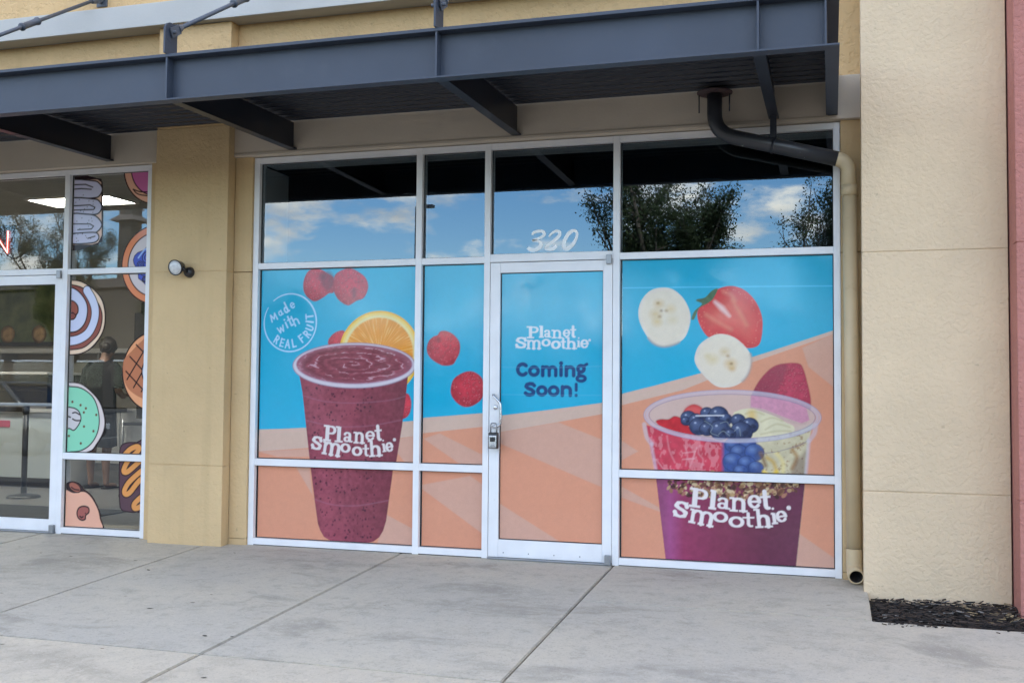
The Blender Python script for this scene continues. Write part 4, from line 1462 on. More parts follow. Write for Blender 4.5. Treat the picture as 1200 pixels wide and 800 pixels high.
def paint_door(cv):
    paint_scene(cv)
    logo(cv, [((0.2802, 1.6917), (0.3703, 1.6048)), ((0.3715, 1.6953), (0.4083, 1.6089)), ((0.4078, 1.6663), (0.4635, 1.6086)), ((0.4669, 1.6658), (0.5472, 1.6038)), ((0.5506, 1.6688), (0.6057, 1.6115)), ((0.6052, 1.6888), (0.6513, 1.6075)),
              ((0.1908, 1.6140), (0.2815, 1.5315)), ((0.2784, 1.5934), (0.3876, 1.5250)), ((0.3916, 1.6009), (0.4595, 1.5434)), ((0.4636, 1.5881), (0.5350, 1.5246)), ((0.5345, 1.6002), (0.5770, 1.5282)), ((0.5720, 1.6117), (0.6556, 1.5243)), ((0.6550, 1.6112), (0.6807, 1.5384)), ((0.6804, 1.5950), (0.7424, 1.5302)), ((0.7408, 1.5972), (0.7572, 1.5786))],
         [0] * 15, col(214, 220, 226))
    D_ = col(0, 60, 116)
    z3 = lambda a, b: (a, b)
    for ch, b0, b1 in (('C', (0.1996, 1.4259), (0.2916, 1.3274)), ('o', (0.2929, 1.4047), (0.3788, 1.3266)), ('m', (0.3879, 1.4049), (0.5134, 1.3260)), ('i', (0.5191, 1.4324), (0.5580, 1.3262)), ('n', (0.5657, 1.4052), (0.6454, 1.3260)), ('g', (0.6492, 1.4202), (0.7337, 1.2866)),
                       ('S', (0.2601, 1.2823), (0.3541, 1.1835)), ('o', (0.3555, 1.2606), (0.4377, 1.1832)), ('o', (0.4423, 1.2612), (0.5271, 1.1841)), ('n', (0.5361, 1.2619), (0.6222, 1.1838)), ('!', (0.6311, 1.2798), (0.6727, 1.1831))):
        letter(cv, SANS, ch, qbox(b0, b1), D_, 1.48)
    for v in (430, 463):
        cv.line([(0.0654, 1.3943), (0.4234, 1.3888), (0.8405, 1.4021)] if v == 430 else [(0.0673, 1.1932), (0.4888, 1.1911), (0.8415, 1.1946)], .004, col(110, 185, 220), .35, .008)


def paint_right(cv):
    paint_scene(cv)
    cv.line([(0.9621, 1.9607), (1.7071, 1.9551), (2.4382, 1.9463)], .007, col(95, 205, 240), .9, .006)
    # banana slices and the halved strawberry
    P = spline([(1.6461, 1.9333), (1.7349, 1.9597), (1.8230, 1.9380), (1.9007, 1.8668), (1.9489, 1.7667), (1.9584, 1.6675), (1.9388, 1.5587), (1.8808, 1.5292), (1.8225, 1.5393), (1.7542, 1.5894), (1.6461, 1.6200), (1.5867, 1.6084), (1.5269, 1.7014), (1.5169, 1.7923), (1.5767, 1.8620)])
    sc = (1.7419, 1.7408)

    def straw(X, Z):
        d = -sd_poly(P, X, Z)
        n_ = vnoise(X, Z, .05, 41)
        b_ = col(206, 62, 66)[None, None] * (.88 + .25 * n_)[..., None]
        k = (np.clip((d - .03) / .10, 0, 1) * (.25 + .5 * vnoise(X * 1.4 + Z, Z - X, .09, 43)))[..., None]
        return b_ * (1 - k) + col(228, 118, 102) * k
    cv.poly(P, straw)
    cv.line([(1.6362, 1.8510), (1.6856, 1.8051), (1.7348, 1.7514)], [.02, .036, .014], col(236, 205, 200), .9, .025)
    for q in ([(1.7545, 1.8592), (1.8130, 1.7584), (1.8519, 1.6883)], [(1.5767, 1.7613), (1.6560, 1.7102), (1.7445, 1.6593)], [(1.6955, 1.9203), (1.7447, 1.8994), (1.7741, 1.8589)]):
        cv.line(spline(q, False), .02, col(226, 150, 120), .5, .03)
    r = np.random.default_rng(5)
    for i in range(0, len(P)):
        if r.random() < .62:
            p = P[i] + (sc - P[i]) * r.uniform(.03, .20)
            cv.ell(p, .004, .003, col(236, 170, 140), r.uniform(.2, .6), .005)
    cv.poly(spline([(1.6560, 1.9432), (1.6214, 1.8714), (1.5767, 1.8368), (1.5269, 1.8073), (1.4920, 1.7320), (1.4719, 1.7373), (1.4969, 1.7926), (1.5468, 1.8373), (1.5089, 1.8581), (1.5119, 1.8712), (1.5667, 1.8824), (1.6114, 1.9269)], n=3), lambda X, Z: col(84, 110, 82)[None, None] * (.7 + .6 * vnoise(X, Z, .02, 45))[..., None])
    S_ = lambda u, v: (u, v)
    banana(cv, [(1.2542, 1.9571), (1.3457, 1.9421), (1.4266, 1.8644), (1.4669, 1.7525), (1.4419, 1.6315), (1.3867, 1.5711), (1.2856, 1.5411), (1.2040, 1.5669), (1.1423, 1.6438), (1.1008, 1.7466), (1.1108, 1.8490), (1.1723, 1.9300)],
           [((1.2438, 1.8432), .03, (206, 172, 110)), ((1.2198, 1.7710), .035, (206, 178, 120)), ((1.2982, 1.7941), .012, (140, 105, 75)), ((1.2501, 1.7525), .012, (150, 110, 75)), ((1.2320, 1.7164), .03, (212, 184, 120)), ((1.3404, 1.7273), .03, (214, 198, 160)), ((1.2377, 1.8494), .010, (150, 115, 70)), ((1.2620, 1.7946), .01, (130, 95, 70)), ((1.3283, 1.8058), .03, (214, 190, 140))],
           slice(30, 46))
    banana(cv, [(1.6461, 1.6250), (1.7543, 1.6093), (1.8420, 1.5392), (1.8826, 1.4598), (1.8660, 1.3607), (1.8125, 1.2910), (1.7344, 1.2587), (1.6460, 1.2650), (1.5669, 1.3295), (1.5072, 1.4096), (1.4971, 1.4750), (1.5370, 1.5604)],
           [((1.7010, 1.5043), .028, (206, 180, 128)), ((1.7417, 1.4215), .034, (206, 166, 90)), ((1.7475, 1.4215), .009, (110, 75, 50)), ((1.6192, 1.4510), .035, (214, 194, 140)), ((1.7243, 1.4747), .012, (170, 130, 80)), ((1.7532, 1.3862), .02, (204, 160, 90)), ((1.5840, 1.4748), .02, (212, 196, 150))],
           slice(16, 30))
    # big raspberry behind the bowl
    RB = [(1.8725, 1.1272), (1.8869, 1.2078), (1.9371, 1.3033), (2.0085, 1.3839), (2.0793, 1.4176), (2.1918, 1.4235), (2.2266, 1.3845), (2.2540, 1.2835), (2.2744, 1.1684), (2.2601, 1.0531), (2.2182, 1.0092), (2.0501, 1.0497), (1.9225, 1.0914)]
    berry(cv, RB, 15, None, (178, 62, 84))
    cv.poly([(1.8725, 1.1272), (1.8869, 1.2078), (1.9371, 1.3033), (2.0085, 1.3839), (2.0793, 1.4176), (2.1286, 1.4104), (2.1002, 1.3260), (2.0648, 1.2532), (2.0505, 1.1949), (2.0218, 1.0493), (1.9224, 1.0768)], col(140, 66, 82), .6, .02)
    # bowl body
    cupU = [(1.1552, 0.9872), (1.1920, 0.7961), (1.2255, 0.6417), (1.2286, 0.6120), (1.3017, 0.0160), (1.3137, -0.0599), (2.1645, -0.0098), (2.1730, 0.0420), (2.2334, 0.6047), (2.2420, 0.6737), (2.2623, 0.9095), (2.2905, 1.0249), (1.7643, 0.8692)]

    def inside(X, Z):
        q = (X - (1.2223, 0.7371)[0]) / ((2.2451, 0.7655)[0] - (1.2223, 0.7371)[0])
        n1_, n2_ = vnoise(X, Z, .05, 51), vnoise(X, Z, .02, 53)
        st_ = col(198, 66, 84)[None, None] * (.75 + .5 * n1_)[..., None]
        k = np.clip((vnoise(X * 1.0, Z * .6, .03, 55) - .56) * 4, 0, .4)[..., None]
        st_ = st_ * (1 - k) + col(228, 160, 165) * k
        bn = col(206, 196, 162)[None, None] * (.74 + .4 * n1_)[..., None]
        k2 = np.clip((n2_ - .6) * 4, 0, .7)[..., None]
        bn = bn * (1 - k2) + col(150, 110, 75) * k2
        bl = col(62, 88, 150)[None, None] * (.6 + .75 * n1_)[..., None]
        a1 = np.clip((q - .44) / .03, 0, 1)[..., None]
        a2 = np.clip((q - .66) / .03, 0, 1)[..., None]
        return (st_ * (1 - a1) + bl * a1) * (1 - a2) + bn * a2
    cv.poly(cupU, inside)
    zz = lambda u, v: (u, v)
    for q in ([(1.3039, 0.9152), (1.3205, 0.8172), (1.3590, 0.7310)], [(1.4241, 0.8524), (1.4459, 0.7878), (1.4352, 0.7114)], [(1.4621, 0.8588), (1.4946, 0.7890), (1.4623, 0.7068)], [(1.5324, 0.8550), (1.5216, 0.8006), (1.5539, 0.7581), (1.5432, 0.7038)]):
        cv.line(spline(q, False), .008, col(230, 185, 190), .35, .014)
    for q in ([(1.4133, 0.7978), (1.5000, 0.8108)], [(1.4134, 0.7543), (1.4947, 0.7619)], [(1.5108, 0.8382), (1.4892, 0.7780)], [(1.2273, 0.7492), (1.2824, 0.6797), (1.3372, 0.6759)]):
        cv.line(q, .006, col(236, 205, 205), .4, .012)
    for c_, rr in (((1.7528, 0.8631), .05), ((1.8563, 0.8713), .055), ((1.7989, 0.8116), .06), ((1.9020, 0.8142), .065), ((1.7585, 0.7462), .07), ((1.8504, 0.7371), .06), ((1.9132, 0.7098), .05), ((1.8102, 0.6834), .05)):
        cv.ell(c_, rr, rr * .9, lambda X, Z: col(54, 80, 136)[None, None] * (.5 + .95 * vnoise(X, Z, .03, 81))[..., None], .95, .012)
        cv.ell(c_, rr, rr * .9, col(30, 44, 86), .6, None, 0, .006)
        cv.ell((c_[0] - rr * .25, c_[1] + rr * .3), rr * .40, rr * .30, col(128, 156, 202), .5, .035)
    for q, cc in (([(1.9872, 0.7806), (2.0286, 0.7499), (2.0491, 0.6869)], (196, 160, 80)), ([(2.1525, 0.8379), (2.1830, 0.7859), (2.1521, 0.7112)], (170, 130, 80)), ([(2.0495, 0.8141), (2.0906, 0.7516), (2.0904, 0.6829)], (222, 205, 140)), ([(1.9662, 0.6844), (2.0077, 0.6538), (2.0491, 0.6869)], (236, 200, 60)), ([(1.9457, 0.8114), (1.9767, 0.7272)], (120, 90, 60))):
        cv.line(spline(q, False), .026, col(*cc), .75, .02)
    cv.poly([(2.1418, 0.6897), (2.1728, 0.7750), (2.2424, 0.8296), (2.2417, 0.6508), (2.1519, 0.6479)], col(96, 66, 66), .55, .04)
    # smoothie in the lower half, granola on its top edge
    low = [(1.2286, 0.6179), (1.3017, 0.0160), (1.3138, -0.0776), (2.1645, -0.0269), (2.1730, 0.0420), (2.2334, 0.6047), (2.2391, 0.6622)]

    def purple(X, Z):
        q = (X - (1.2712, 0.3222)[0]) / ((2.2047, 0.3633)[0] - (1.2712, 0.3222)[0])
        n_ = vnoise(X, Z, .03, 61, 3)
        kk = lambda a, b, c_: np.stack([np.interp(q, (0, .06, .16, .45, .75, 1), [lin(v)[j] * PK for v in ((142, 74, 112), (160, 80, 128), (146, 58, 92), (126, 54, 80), (104, 50, 72), (106, 56, 78))]) for j in range(3)], -1)
        return kk(0, 0, 0) * (.86 + .28 * n_)[..., None]
    cv.poly(low, purple)
    gr = np.random.default_rng(9)
    for _ in range(520):
        t = gr.random()
        u = .92 + t * (2.24 - .92)
        u = (1.3125, 0.5910)[0] + t * ((2.2000, 0.5921)[0] - (1.3125, 0.5910)[0])
        depth = .02 + .115 * math.sin(PI * min(max(t * .9 + .08, 0), 1)) ** .5
        z = (1.7641, 0.6236)[1] + .045 - gr.random() ** 1.1 * (depth + .05)
        s = gr.uniform(.008, .021)
        cc = [(196, 165, 120), (150, 112, 78), (222, 200, 158), (110, 72, 58), (172, 120, 98), (70, 44, 44)][gr.integers(0, 6)]
        cv.ell((u, z), s, s * gr.uniform(.45, .9), col(*cc) * gr.uniform(.8, 1.05), .9, .006, gr.uniform(0, PI))
    logo(cv, [((1.4609, 0.5564), (1.5883, 0.4241)), ((1.5959, 0.5505), (1.6483, 0.4166)), ((1.6454, 0.5025), (1.7409, 0.4204)), ((1.7352, 0.5059), (1.8557, 0.4088)), ((1.8558, 0.5278), (1.9468, 0.4328)), ((1.9413, 0.5541), (2.0146, 0.4298)),
              ((1.3485, 0.4647), (1.4552, 0.3509)), ((1.4611, 0.4071), (1.6309, 0.3059)), ((1.6192, 0.4048), (1.7264, 0.3277)), ((1.7264, 0.3772), (1.8355, 0.2977)), ((1.8242, 0.3988), (1.9068, 0.3068)), ((1.9013, 0.4368), (2.0172, 0.3061)), ((2.0091, 0.4498), (2.0510, 0.3335)), ((2.0428, 0.4281), (2.1183, 0.3480)), ((2.1159, 0.4627), (2.1409, 0.4321))],
         [-.09, -.09, -.05, -.02, .05, .10, -.12, -.16, -.06, 0, .04, .10, .14, .20, 0], col(228, 220, 218))
    # what lies above the front rim: pale inside of the bowl, fruit, then the rims
    rc = (1.7408, 1.0588)
    RA, RB_ = ((2.3227, 1.0599)[0] - (1.1319, 1.0589)[0]) / 2, ((1.7357, 1.2387)[1] - (1.7470, 0.8864)[1]) / 2
    inner = sd = lambda X, Z: sd_ell(rc, RA * .945, RB_ * .86, X, Z)
    cv.ell(rc, RA * .945, RB_ * .86, lambda X, Z: col(206, 182, 172)[None, None] * (.96 + .08 * vnoise(X, Z, .2, 71))[..., None], .86)
    clip = lambda f: (lambda X, Z: np.maximum(f(X, Z), sd_ell(rc, RA * .94, RB_ * .85, X, Z)))

    def cfill(P, color, alpha=1.0, soft=None):
        P = np.asarray(P, float)
        cv.fill(clip(lambda X, Z: sd_poly(P, X, Z)), (P[:, 0].min() - .02, P[:, 0].max() + .02, P[:, 1].min() - .02, P[:, 1].max() + .02), color, alpha, soft)
    cfill([(1.8783, 1.2004), (1.9465, 1.2172), (2.1022, 1.1974), (2.2456, 1.1249), (2.2656, 1.0407), (2.2145, 1.0188), (2.1121, 1.0541), (1.9671, 1.1105), (1.8782, 1.1253)], lambda X, Z: col(204, 140, 164)[None, None] * (.85 + .35 * vnoise(X, Z, .02, 73))[..., None], .9)
    cfill(spline([(1.7461, 0.9245), (1.7568, 1.0645), (1.7886, 1.0973), (1.8624, 1.1144), (1.9358, 1.0994), (1.9983, 1.0789), (2.0605, 1.0533), (2.1120, 1.0223), (2.1633, 0.9967), (2.1529, 0.9542), (2.0290, 0.9145), (1.9041, 0.9064)]), lambda X, Z: col(218, 210, 176)[None, None] * (.9 + .18 * vnoise(X, Z, .06, 75))[..., None])
    for q in ([(1.9461, 1.0247), (2.0190, 1.0526), (2.0914, 1.0325)], [(1.9772, 0.9719), (2.0500, 1.0106), (2.1376, 0.9909)], [(1.8413, 1.0766), (1.9044, 1.0936), (1.9671, 1.0731)], [(1.9459, 0.9393), (2.0499, 0.9627), (2.1427, 0.9645)]):
        cv.line(spline(q, False), .010, col(180, 168, 128), .6, .014)
    cv.ell((1.8853, 1.0646), .03, .04, col(214, 172, 70), .6, .04)
    for q, s_ in (([(1.2266, 1.0124), (1.2597, 1.0294), (1.3147, 1.0303), (1.3585, 1.0529), (1.4131, 1.0320), (1.4566, 0.9837), (1.4999, 0.9410), (1.4891, 0.9191), (1.3696, 0.9275), (1.2708, 0.9693)], 0), ([(1.4130, 1.0592), (1.4347, 1.1086), (1.4890, 1.1366), (1.5430, 1.1155), (1.5646, 1.0724), (1.4999, 1.0388), (1.4348, 1.0160)], 1)):
        cfill(spline(q), lambda X, Z: col(194, 46, 56)[None, None] * (.8 + .45 * vnoise(X, Z, .03, 77))[..., None])
        cv.line(spline(q)[:24], .008, col(120, 24, 40), .5, .010)
    cv.ell((1.4900, 1.0941), .06, .035, col(222, 110, 105), .6, .04)
    bb = np.random.default_rng(13)
    for u, v, s in ((470, 190, 42), (545, 200, 60), (590, 225, 40), (350, 222, 50), (330, 240, 30), (400, 235, 46), (670, 232, 45), (745, 262, 52), (500, 240, 46), (415, 275, 58), (470, 290, 46), (690, 305, 68), (555, 295, 66), (620, 318, 34)):
        p = ((1.0814, 1.2755)[0] + (u / 5.4545) * .006047, None)
        x = (1.0823, 0.9738)[0] + (u / 5.4545) * ((2.3566, 0.9974)[0] - (1.0823, 0.9738)[0]) / 220.0
        z = (1.7358, 1.2800)[1] - (v / 5.4545) * ((1.7358, 1.2800)[1] - (1.7353, 0.6344)[1]) / 110.0
        s = s / 5.4545 * .0061
        cv.ell((x, z), s, s * .92, lambda X, Z: col(46, 58, 92)[None, None] * (.45 + 1.0 * vnoise(X, Z, .018, 79))[..., None])
        cv.ell((x - s * .25, z + s * .25), s * .50, s * .40, col(116, 134, 172), .45, s * .8)
        cv.ell((x - s * .35, z + s * .40), s * .12, s * .10, col(205, 215, 235), .55, .006)
        cv.ell((x, z), s, s * .92, col(22, 26, 50), .6, None, 0, .005)
        cv.ell((x + s * .35, z - s * .1), s * .28, s * .25, col(24, 28, 52), .6, .008)
    for q in ([(1.5646, 1.0236), (1.6183, 0.9867), (1.6076, 0.9432), (1.6610, 0.9227)], [(1.6717, 1.0092), (1.7143, 1.0208), (1.7355, 0.9888)], [(1.7673, 0.9572), (1.7991, 0.9793), (1.8095, 0.9258)], [(1.6610, 0.9335), (1.6930, 0.9557), (1.7355, 0.9243)]):
        cv.line(spline(q, False), .004, col(170, 185, 180), .45, .006)
    cv.line([(1.5053, 1.0585), (1.6076, 1.0622), (1.6952, 1.0636)], .008, col(222, 222, 226), .9, .006)
    cv.ell(rc, RA * .970, RB_ * .925, col(194, 194, 208), .62, None, 0, .020)
    cv.ell(rc, RA * .945, RB_ * .86, col(122, 120, 158), .6, None, 0, .005)
    cv.ell(rc, RA, RB_, col(190, 188, 204), .7, None, 0, .010)
    cv.ell(rc, RA * 1.012, RB_ * 1.03, col(150, 140, 170), .45, None, 0, .006)
    lipL, lipR = [(1.1431, 0.9930), (1.1615, 0.9032), (1.1979, 0.8561)], [(2.3070, 1.0079), (2.2957, 0.9503), (2.2623, 0.9037)]
    cv.line(spline(lipL, False), .03, col(200, 192, 202), .55, .012)
    cv.line(spline(lipR, False), .03, col(200, 192, 202), .55, .012)
    cv.line([(1.1918, 0.8560), (1.2285, 0.6657)], .022, col(206, 190, 200), .6, .015)
    cv.line([(2.2623, 0.9037), (2.2420, 0.6852)], .022, col(206, 196, 204), .6, .015)
    cv.line(spline([(1.9362, 0.8092), (2.0495, 0.8237), (2.1898, 0.8676), (2.2456, 0.8976)], False), .005, col(120, 112, 130), .7, .005)


H = .0046
for key, fn, y in (('U0', paint_left, .042), ('L0', paint_left, .042), ('U1', paint_narrow, .042), ('L1', paint_narrow, .042), ('U3', paint_right, .042), ('L3', paint_right, .042), ('D', paint_door, .027)):
    if key == 'D':
        x0, x1, z0, z1 = .079, .850, .140, 2.086
    else:
        a, b = bays[int(key[1])]
        x0, x1 = a, b
        z0, z1 = (.672, 2.162) if key[0] == 'U' else (.054, .619)
    m_ = .0065
    cv = Canvas(x0 + m_ + (.006 if key != 'D' else 0), x1 - m_, z0 + m_, z1 - m_, H)
    fn(cv)
    cv.c *= (1 + .015 * NR.standard_normal(cv.X.shape))[..., None] * (.97 + .06 * vnoise(cv.X, cv.Z, .03, 91))[..., None]
    sheet('graphic_film', cv, y, PANES[key])

# ------------------------------------------------------------------ cartoon stickers on the donut shop window
INK = col(42, 30, 34)
HS = .0046
LTP, LUP, LLP = (-3.737, -2.968, 2.209, 3.008), (-3.737, -2.968, .672, 2.162), (-3.737, -2.968, .054, .619)


def sticker(key, rect_, P, paint, label):
    """cut to the closed outline P, clipped by the pane"""
    P = np.asarray(P, float)
    m_ = .0075
    x0, x1 = max(rect_[0] + m_ + .005, P[:, 0].min()), min(rect_[1] - m_, P[:, 0].max())
    z0, z1 = max(rect_[2] + m_, P[:, 1].min()), min(rect_[3] - m_, P[:, 1].max())
    cv = Canvas(x0, x1, z0, z1, HS)
    cv.aa = HS
    cv.c[:] = INK
    paint(cv)
    o = sheet('sticker', cv, .042, PANES[key], lambda X, Z: sd_poly(P, X, Z))
    o['label'] = label


def circ(c, r, n=40):
    return np.array([(c[0] + r * math.cos(2 * PI * i / n), c[1] + r * math.sin(2 * PI * i / n)) for i in range(n)])


# iced cream roll
def p_roll(cv):
    cv.c[:] = INK
    cv.poly([(-3.7733, 2.9763), (-3.4945, 2.9625), (-3.4564, 2.9362), (-3.4369, 2.4900), (-3.4723, 2.4304), (-3.5263, 2.4151), (-3.7551, 2.4199)], col(226, 190, 168))
    for q in ([(-3.7730, 2.9664), (-3.5403, 2.9549), (-3.4748, 2.9297), (-3.4431, 2.8770), (-3.4716, 2.8235), (-3.5357, 2.8080), (-3.7682, 2.8183)], [(-3.7679, 2.8109), (-3.5355, 2.8007), (-3.4702, 2.7783), (-3.4442, 2.7248), (-3.4742, 2.6774), (-3.5457, 2.6680), (-3.7635, 2.6767)],
              [(-3.7634, 2.6730), (-3.6036, 2.6740), (-3.5022, 2.6541), (-3.4399, 2.5848), (-3.4767, 2.5254), (-3.5551, 2.5062), (-3.7582, 2.5132)], [(-3.7580, 2.5058), (-3.5266, 2.5174), (-3.4714, 2.4948), (-3.4730, 2.4523), (-3.5382, 2.4277), (-3.7555, 2.4322)]):
        cv.poly(spline(q, n=4), INK, 1, None, .006)
        cv.poly(spline(q, n=4), col(204, 203, 226), 1, None, -.006)
    for q in ([(-3.7397, 2.9303), (-3.6117, 2.9266), (-3.5386, 2.8998)], [(-3.7384, 2.8908), (-3.6541, 2.8930), (-3.5525, 2.8821)], [(-3.7338, 2.7492), (-3.5628, 2.7505), (-3.5117, 2.7276), (-3.5255, 2.7099), (-3.7355, 2.7124)], [(-3.7317, 2.5957), (-3.5577, 2.5892), (-3.5211, 2.5696), (-3.5419, 2.5459), (-3.6792, 2.5447)], [(-3.5755, 2.4679), (-3.5041, 2.4837)]):
        cv.line(q, .010, INK)
    r = np.random.default_rng(2)
    for i in range(34):
        cv.ell(((-3.7099, 2.6858)[0] + r.random() * .2, (-3.5986, 2.4282)[1] + r.random() * .42), .004, .004, INK)


sticker('LT2', LTP, spline([(-3.8030, 2.9876), (-3.4905, 2.9720), (-3.4511, 2.9506), (-3.4374, 2.8767), (-3.4283, 2.4872), (-3.4593, 2.4252), (-3.5160, 2.4063), (-3.7840, 2.4110)], n=4), p_roll, 'iced cream roll sticker')


def p_pink(cv):
    c0 = (-2.9218, 3.0445)
    cv.ell(c0, .305, .305, col(226, 172, 146))
    cv.ell(c0, .246, .246, INK)
    cv.ell(c0, .236, .236, col(204, 112, 164))
    cv.line(spline([(-3.1394, 2.8628), (-3.0547, 2.8372), (-2.9159, 2.8380)], False), .010, INK)
    cv.line(spline([(-3.1394, 2.8628), (-3.0821, 2.8180), (-2.9146, 2.7924)], False), .010, INK)


sticker('LT2', LTP, circ((-2.9218, 3.0445), .316, 60), p_pink, 'pink donut sticker')


def p_blue(cv):
    c0 = (-2.9076, 2.2298)
    cv.ell(c0, .318, .318, col(226, 140, 98))
    cv.ell(c0, .268, .268, INK)
    cv.ell(c0, .258, .258, col(214, 204, 204))
    q = [(c0[0] + (.195 + .024 * math.sin(a * 5)) * math.cos(a), c0[1] + (.175 + .02 * math.cos(a * 7)) * math.sin(a)) for a in np.linspace(0, 2 * PI, 40)[:-1]]
    cv.poly(q, INK, 1, None, .006)
    cv.poly(q, col(70, 88, 188))
    cv.line([(c0[0] - .165, c0[1] + .06), (c0[0] - .11, c0[1] + .125), (c0[0] - .05, c0[1] + .15)], .014, col(150, 180, 230))
    for dx, dz, r_ in ((-.08, .06, .05), (-.145, .0, .034), (-.10, -.055, .042), (-.03, -.02, .045), (-.04, -.115, .042), (-.02, .12, .035), (-.10, -.12, .026)):
        p = (c0[0] + dx, c0[1] + dz)
        cv.ell(p, r_, r_, INK)
        cv.ell(p, r_ - .008, r_ - .008, col(84, 104, 204))
        cv.ell(p, r_ * .5, r_ * .5, INK, 1, None, 0, .008)
        cv.ell(p, r_ * .2, r_ * .2, INK)


BL = circ((-2.9076, 2.2298), .328, 60)
sticker('LT2', LTP, BL, p_blue, 'top of the blueberry donut sticker')
sticker('LU2', LUP, BL, p_blue, 'bottom of the blueberry donut sticker')


def p_cinn(cv):
    c0 = np.array((-3.7587, 1.8035))
    cv.poly(spline([(-3.8176, 2.1160), (-3.7403, 2.1144), (-3.6240, 2.0978), (-3.4999, 2.0264), (-3.4174, 1.9343), (-3.3872, 1.7993), (-3.4108, 1.6756), (-3.5006, 1.5637), (-3.6051, 1.5071), (-3.7270, 1.4933), (-3.7970, 1.4934)], n=4), col(234, 206, 178))
    cv.poly(spline([(-3.8166, 2.0842), (-3.7182, 2.0787), (-3.6057, 2.0471), (-3.4995, 1.9693), (-3.4322, 1.8811), (-3.4115, 1.7880), (-3.4422, 1.6724), (-3.5221, 1.5917), (-3.6036, 1.5455), (-3.7282, 1.5307), (-3.7982, 1.5308)], n=4), INK, 1, None, .005)
    cv.poly(spline([(-3.8166, 2.0842), (-3.7182, 2.0787), (-3.6057, 2.0471), (-3.4995, 1.9693), (-3.4322, 1.8811), (-3.4115, 1.7880), (-3.4422, 1.6724), (-3.5221, 1.5917), (-3.6036, 1.5455), (-3.7282, 1.5307), (-3.7982, 1.5308)], n=4), col(146, 84, 74), 1, None, -.005)
    for w, cc in ((.118, INK), (.096, col(208, 214, 236))):
        cv.line(spline([(-3.5705, 2.0289), (-3.5126, 1.9462), (-3.4823, 1.8585), (-3.4932, 1.7657), (-3.5454, 1.6731), (-3.6337, 1.6213), (-3.7306, 1.6043), (-3.8007, 1.6046)], False), w * .72, cc)
        cv.line(spline([(-3.8139, 2.0041), (-3.7297, 2.0026), (-3.6583, 1.9545), (-3.6144, 1.8836), (-3.6253, 1.7904), (-3.6792, 1.7383), (-3.7628, 1.7333)], False), w, cc)
    cv.poly(spline([(-3.8121, 1.9511), (-3.7140, 1.9495), (-3.6568, 1.9076), (-3.6480, 1.8490), (-3.6749, 1.8201), (-3.7103, 1.8381), (-3.8080, 1.8276)], n=4), INK)
    cv.poly(spline([(-3.8118, 1.9417), (-3.7165, 1.9402), (-3.6678, 1.9031), (-3.6592, 1.8515), (-3.6794, 1.8319), (-3.7107, 1.8487), (-3.8084, 1.8394)], n=4), col(158, 92, 78))


sticker('LU2', LUP, spline([(-3.8320, 2.1258), (-3.7406, 2.1238), (-3.6215, 2.1071), (-3.4919, 2.0344), (-3.4065, 1.9387), (-3.3749, 1.7992), (-3.3996, 1.6698), (-3.4921, 1.5544), (-3.6020, 1.4978), (-3.7267, 1.4839), (-3.8107, 1.4840)], n=4), p_cinn, 'cinnamon swirl sticker')


def p_green(cv):
    cv.poly(spline([(-3.7965, 1.2510), (-3.7213, 1.2533), (-3.6076, 1.2407), (-3.5016, 1.1756), (-3.4168, 1.0905), (-3.3667, 0.9621), (-3.3740, 0.8578), (-3.4368, 0.7532), (-3.5200, 0.6849), (-3.7773, 0.6731)], n=4), col(218, 206, 202))
    G = spline([(-3.7955, 1.2214), (-3.7203, 1.2220), (-3.6024, 1.2095), (-3.4944, 1.1464), (-3.4389, 1.0583), (-3.4144, 0.9436), (-3.4321, 0.8372), (-3.4924, 0.7475), (-3.5858, 0.6921), (-3.6918, 0.6788), (-3.7774, 0.6767)], n=4)
    cv.poly(G, INK, 1, None, .006)
    cv.poly(G, col(142, 214, 180), 1, None, -.004)
    K = spline([(-3.7899, 1.0538), (-3.7148, 1.0547), (-3.6503, 1.0422), (-3.6065, 1.0072), (-3.5909, 0.9496), (-3.6239, 0.8867), (-3.6654, 0.8521), (-3.7087, 0.8673), (-3.7840, 0.8748)], n=4)
    cv.poly(K, INK)
    cv.poly(K, col(208, 202, 202), 1, None, -.010)
    for q in ([(-3.6810, 1.0016), (-3.6491, 1.0065), (-3.6113, 0.9893)], [(-3.6794, 0.9526), (-3.6470, 0.9397), (-3.5991, 0.9405)], [(-3.7282, 0.9741), (-3.7012, 0.9656)]):
        cv.line(spline(q, False), .012, INK)
    for u, v in ((113, 245), (213, 277), (278, 308), (255, 348), (261, 487), (82, 583), (228, 653), (376, 530), (405, 370)):
        p = ((-3.6857, 0.8856)[0] + (u - 113) * .000825, (-3.6926, 1.0954)[1] - (v - 245) * .000845)
        cv.ell(p, .011, .011, col(112, 84, 62))


sticker('LU2', LUP, spline([(-3.8183, 1.2599), (-3.7270, 1.2622), (-3.6036, 1.2478), (-3.4934, 1.1819), (-3.4064, 1.0941), (-3.3552, 0.9623), (-3.3624, 0.8545), (-3.4272, 0.7473), (-3.5113, 0.6763), (-3.7985, 0.6636)], n=4), p_green, 'green iced donut sticker')


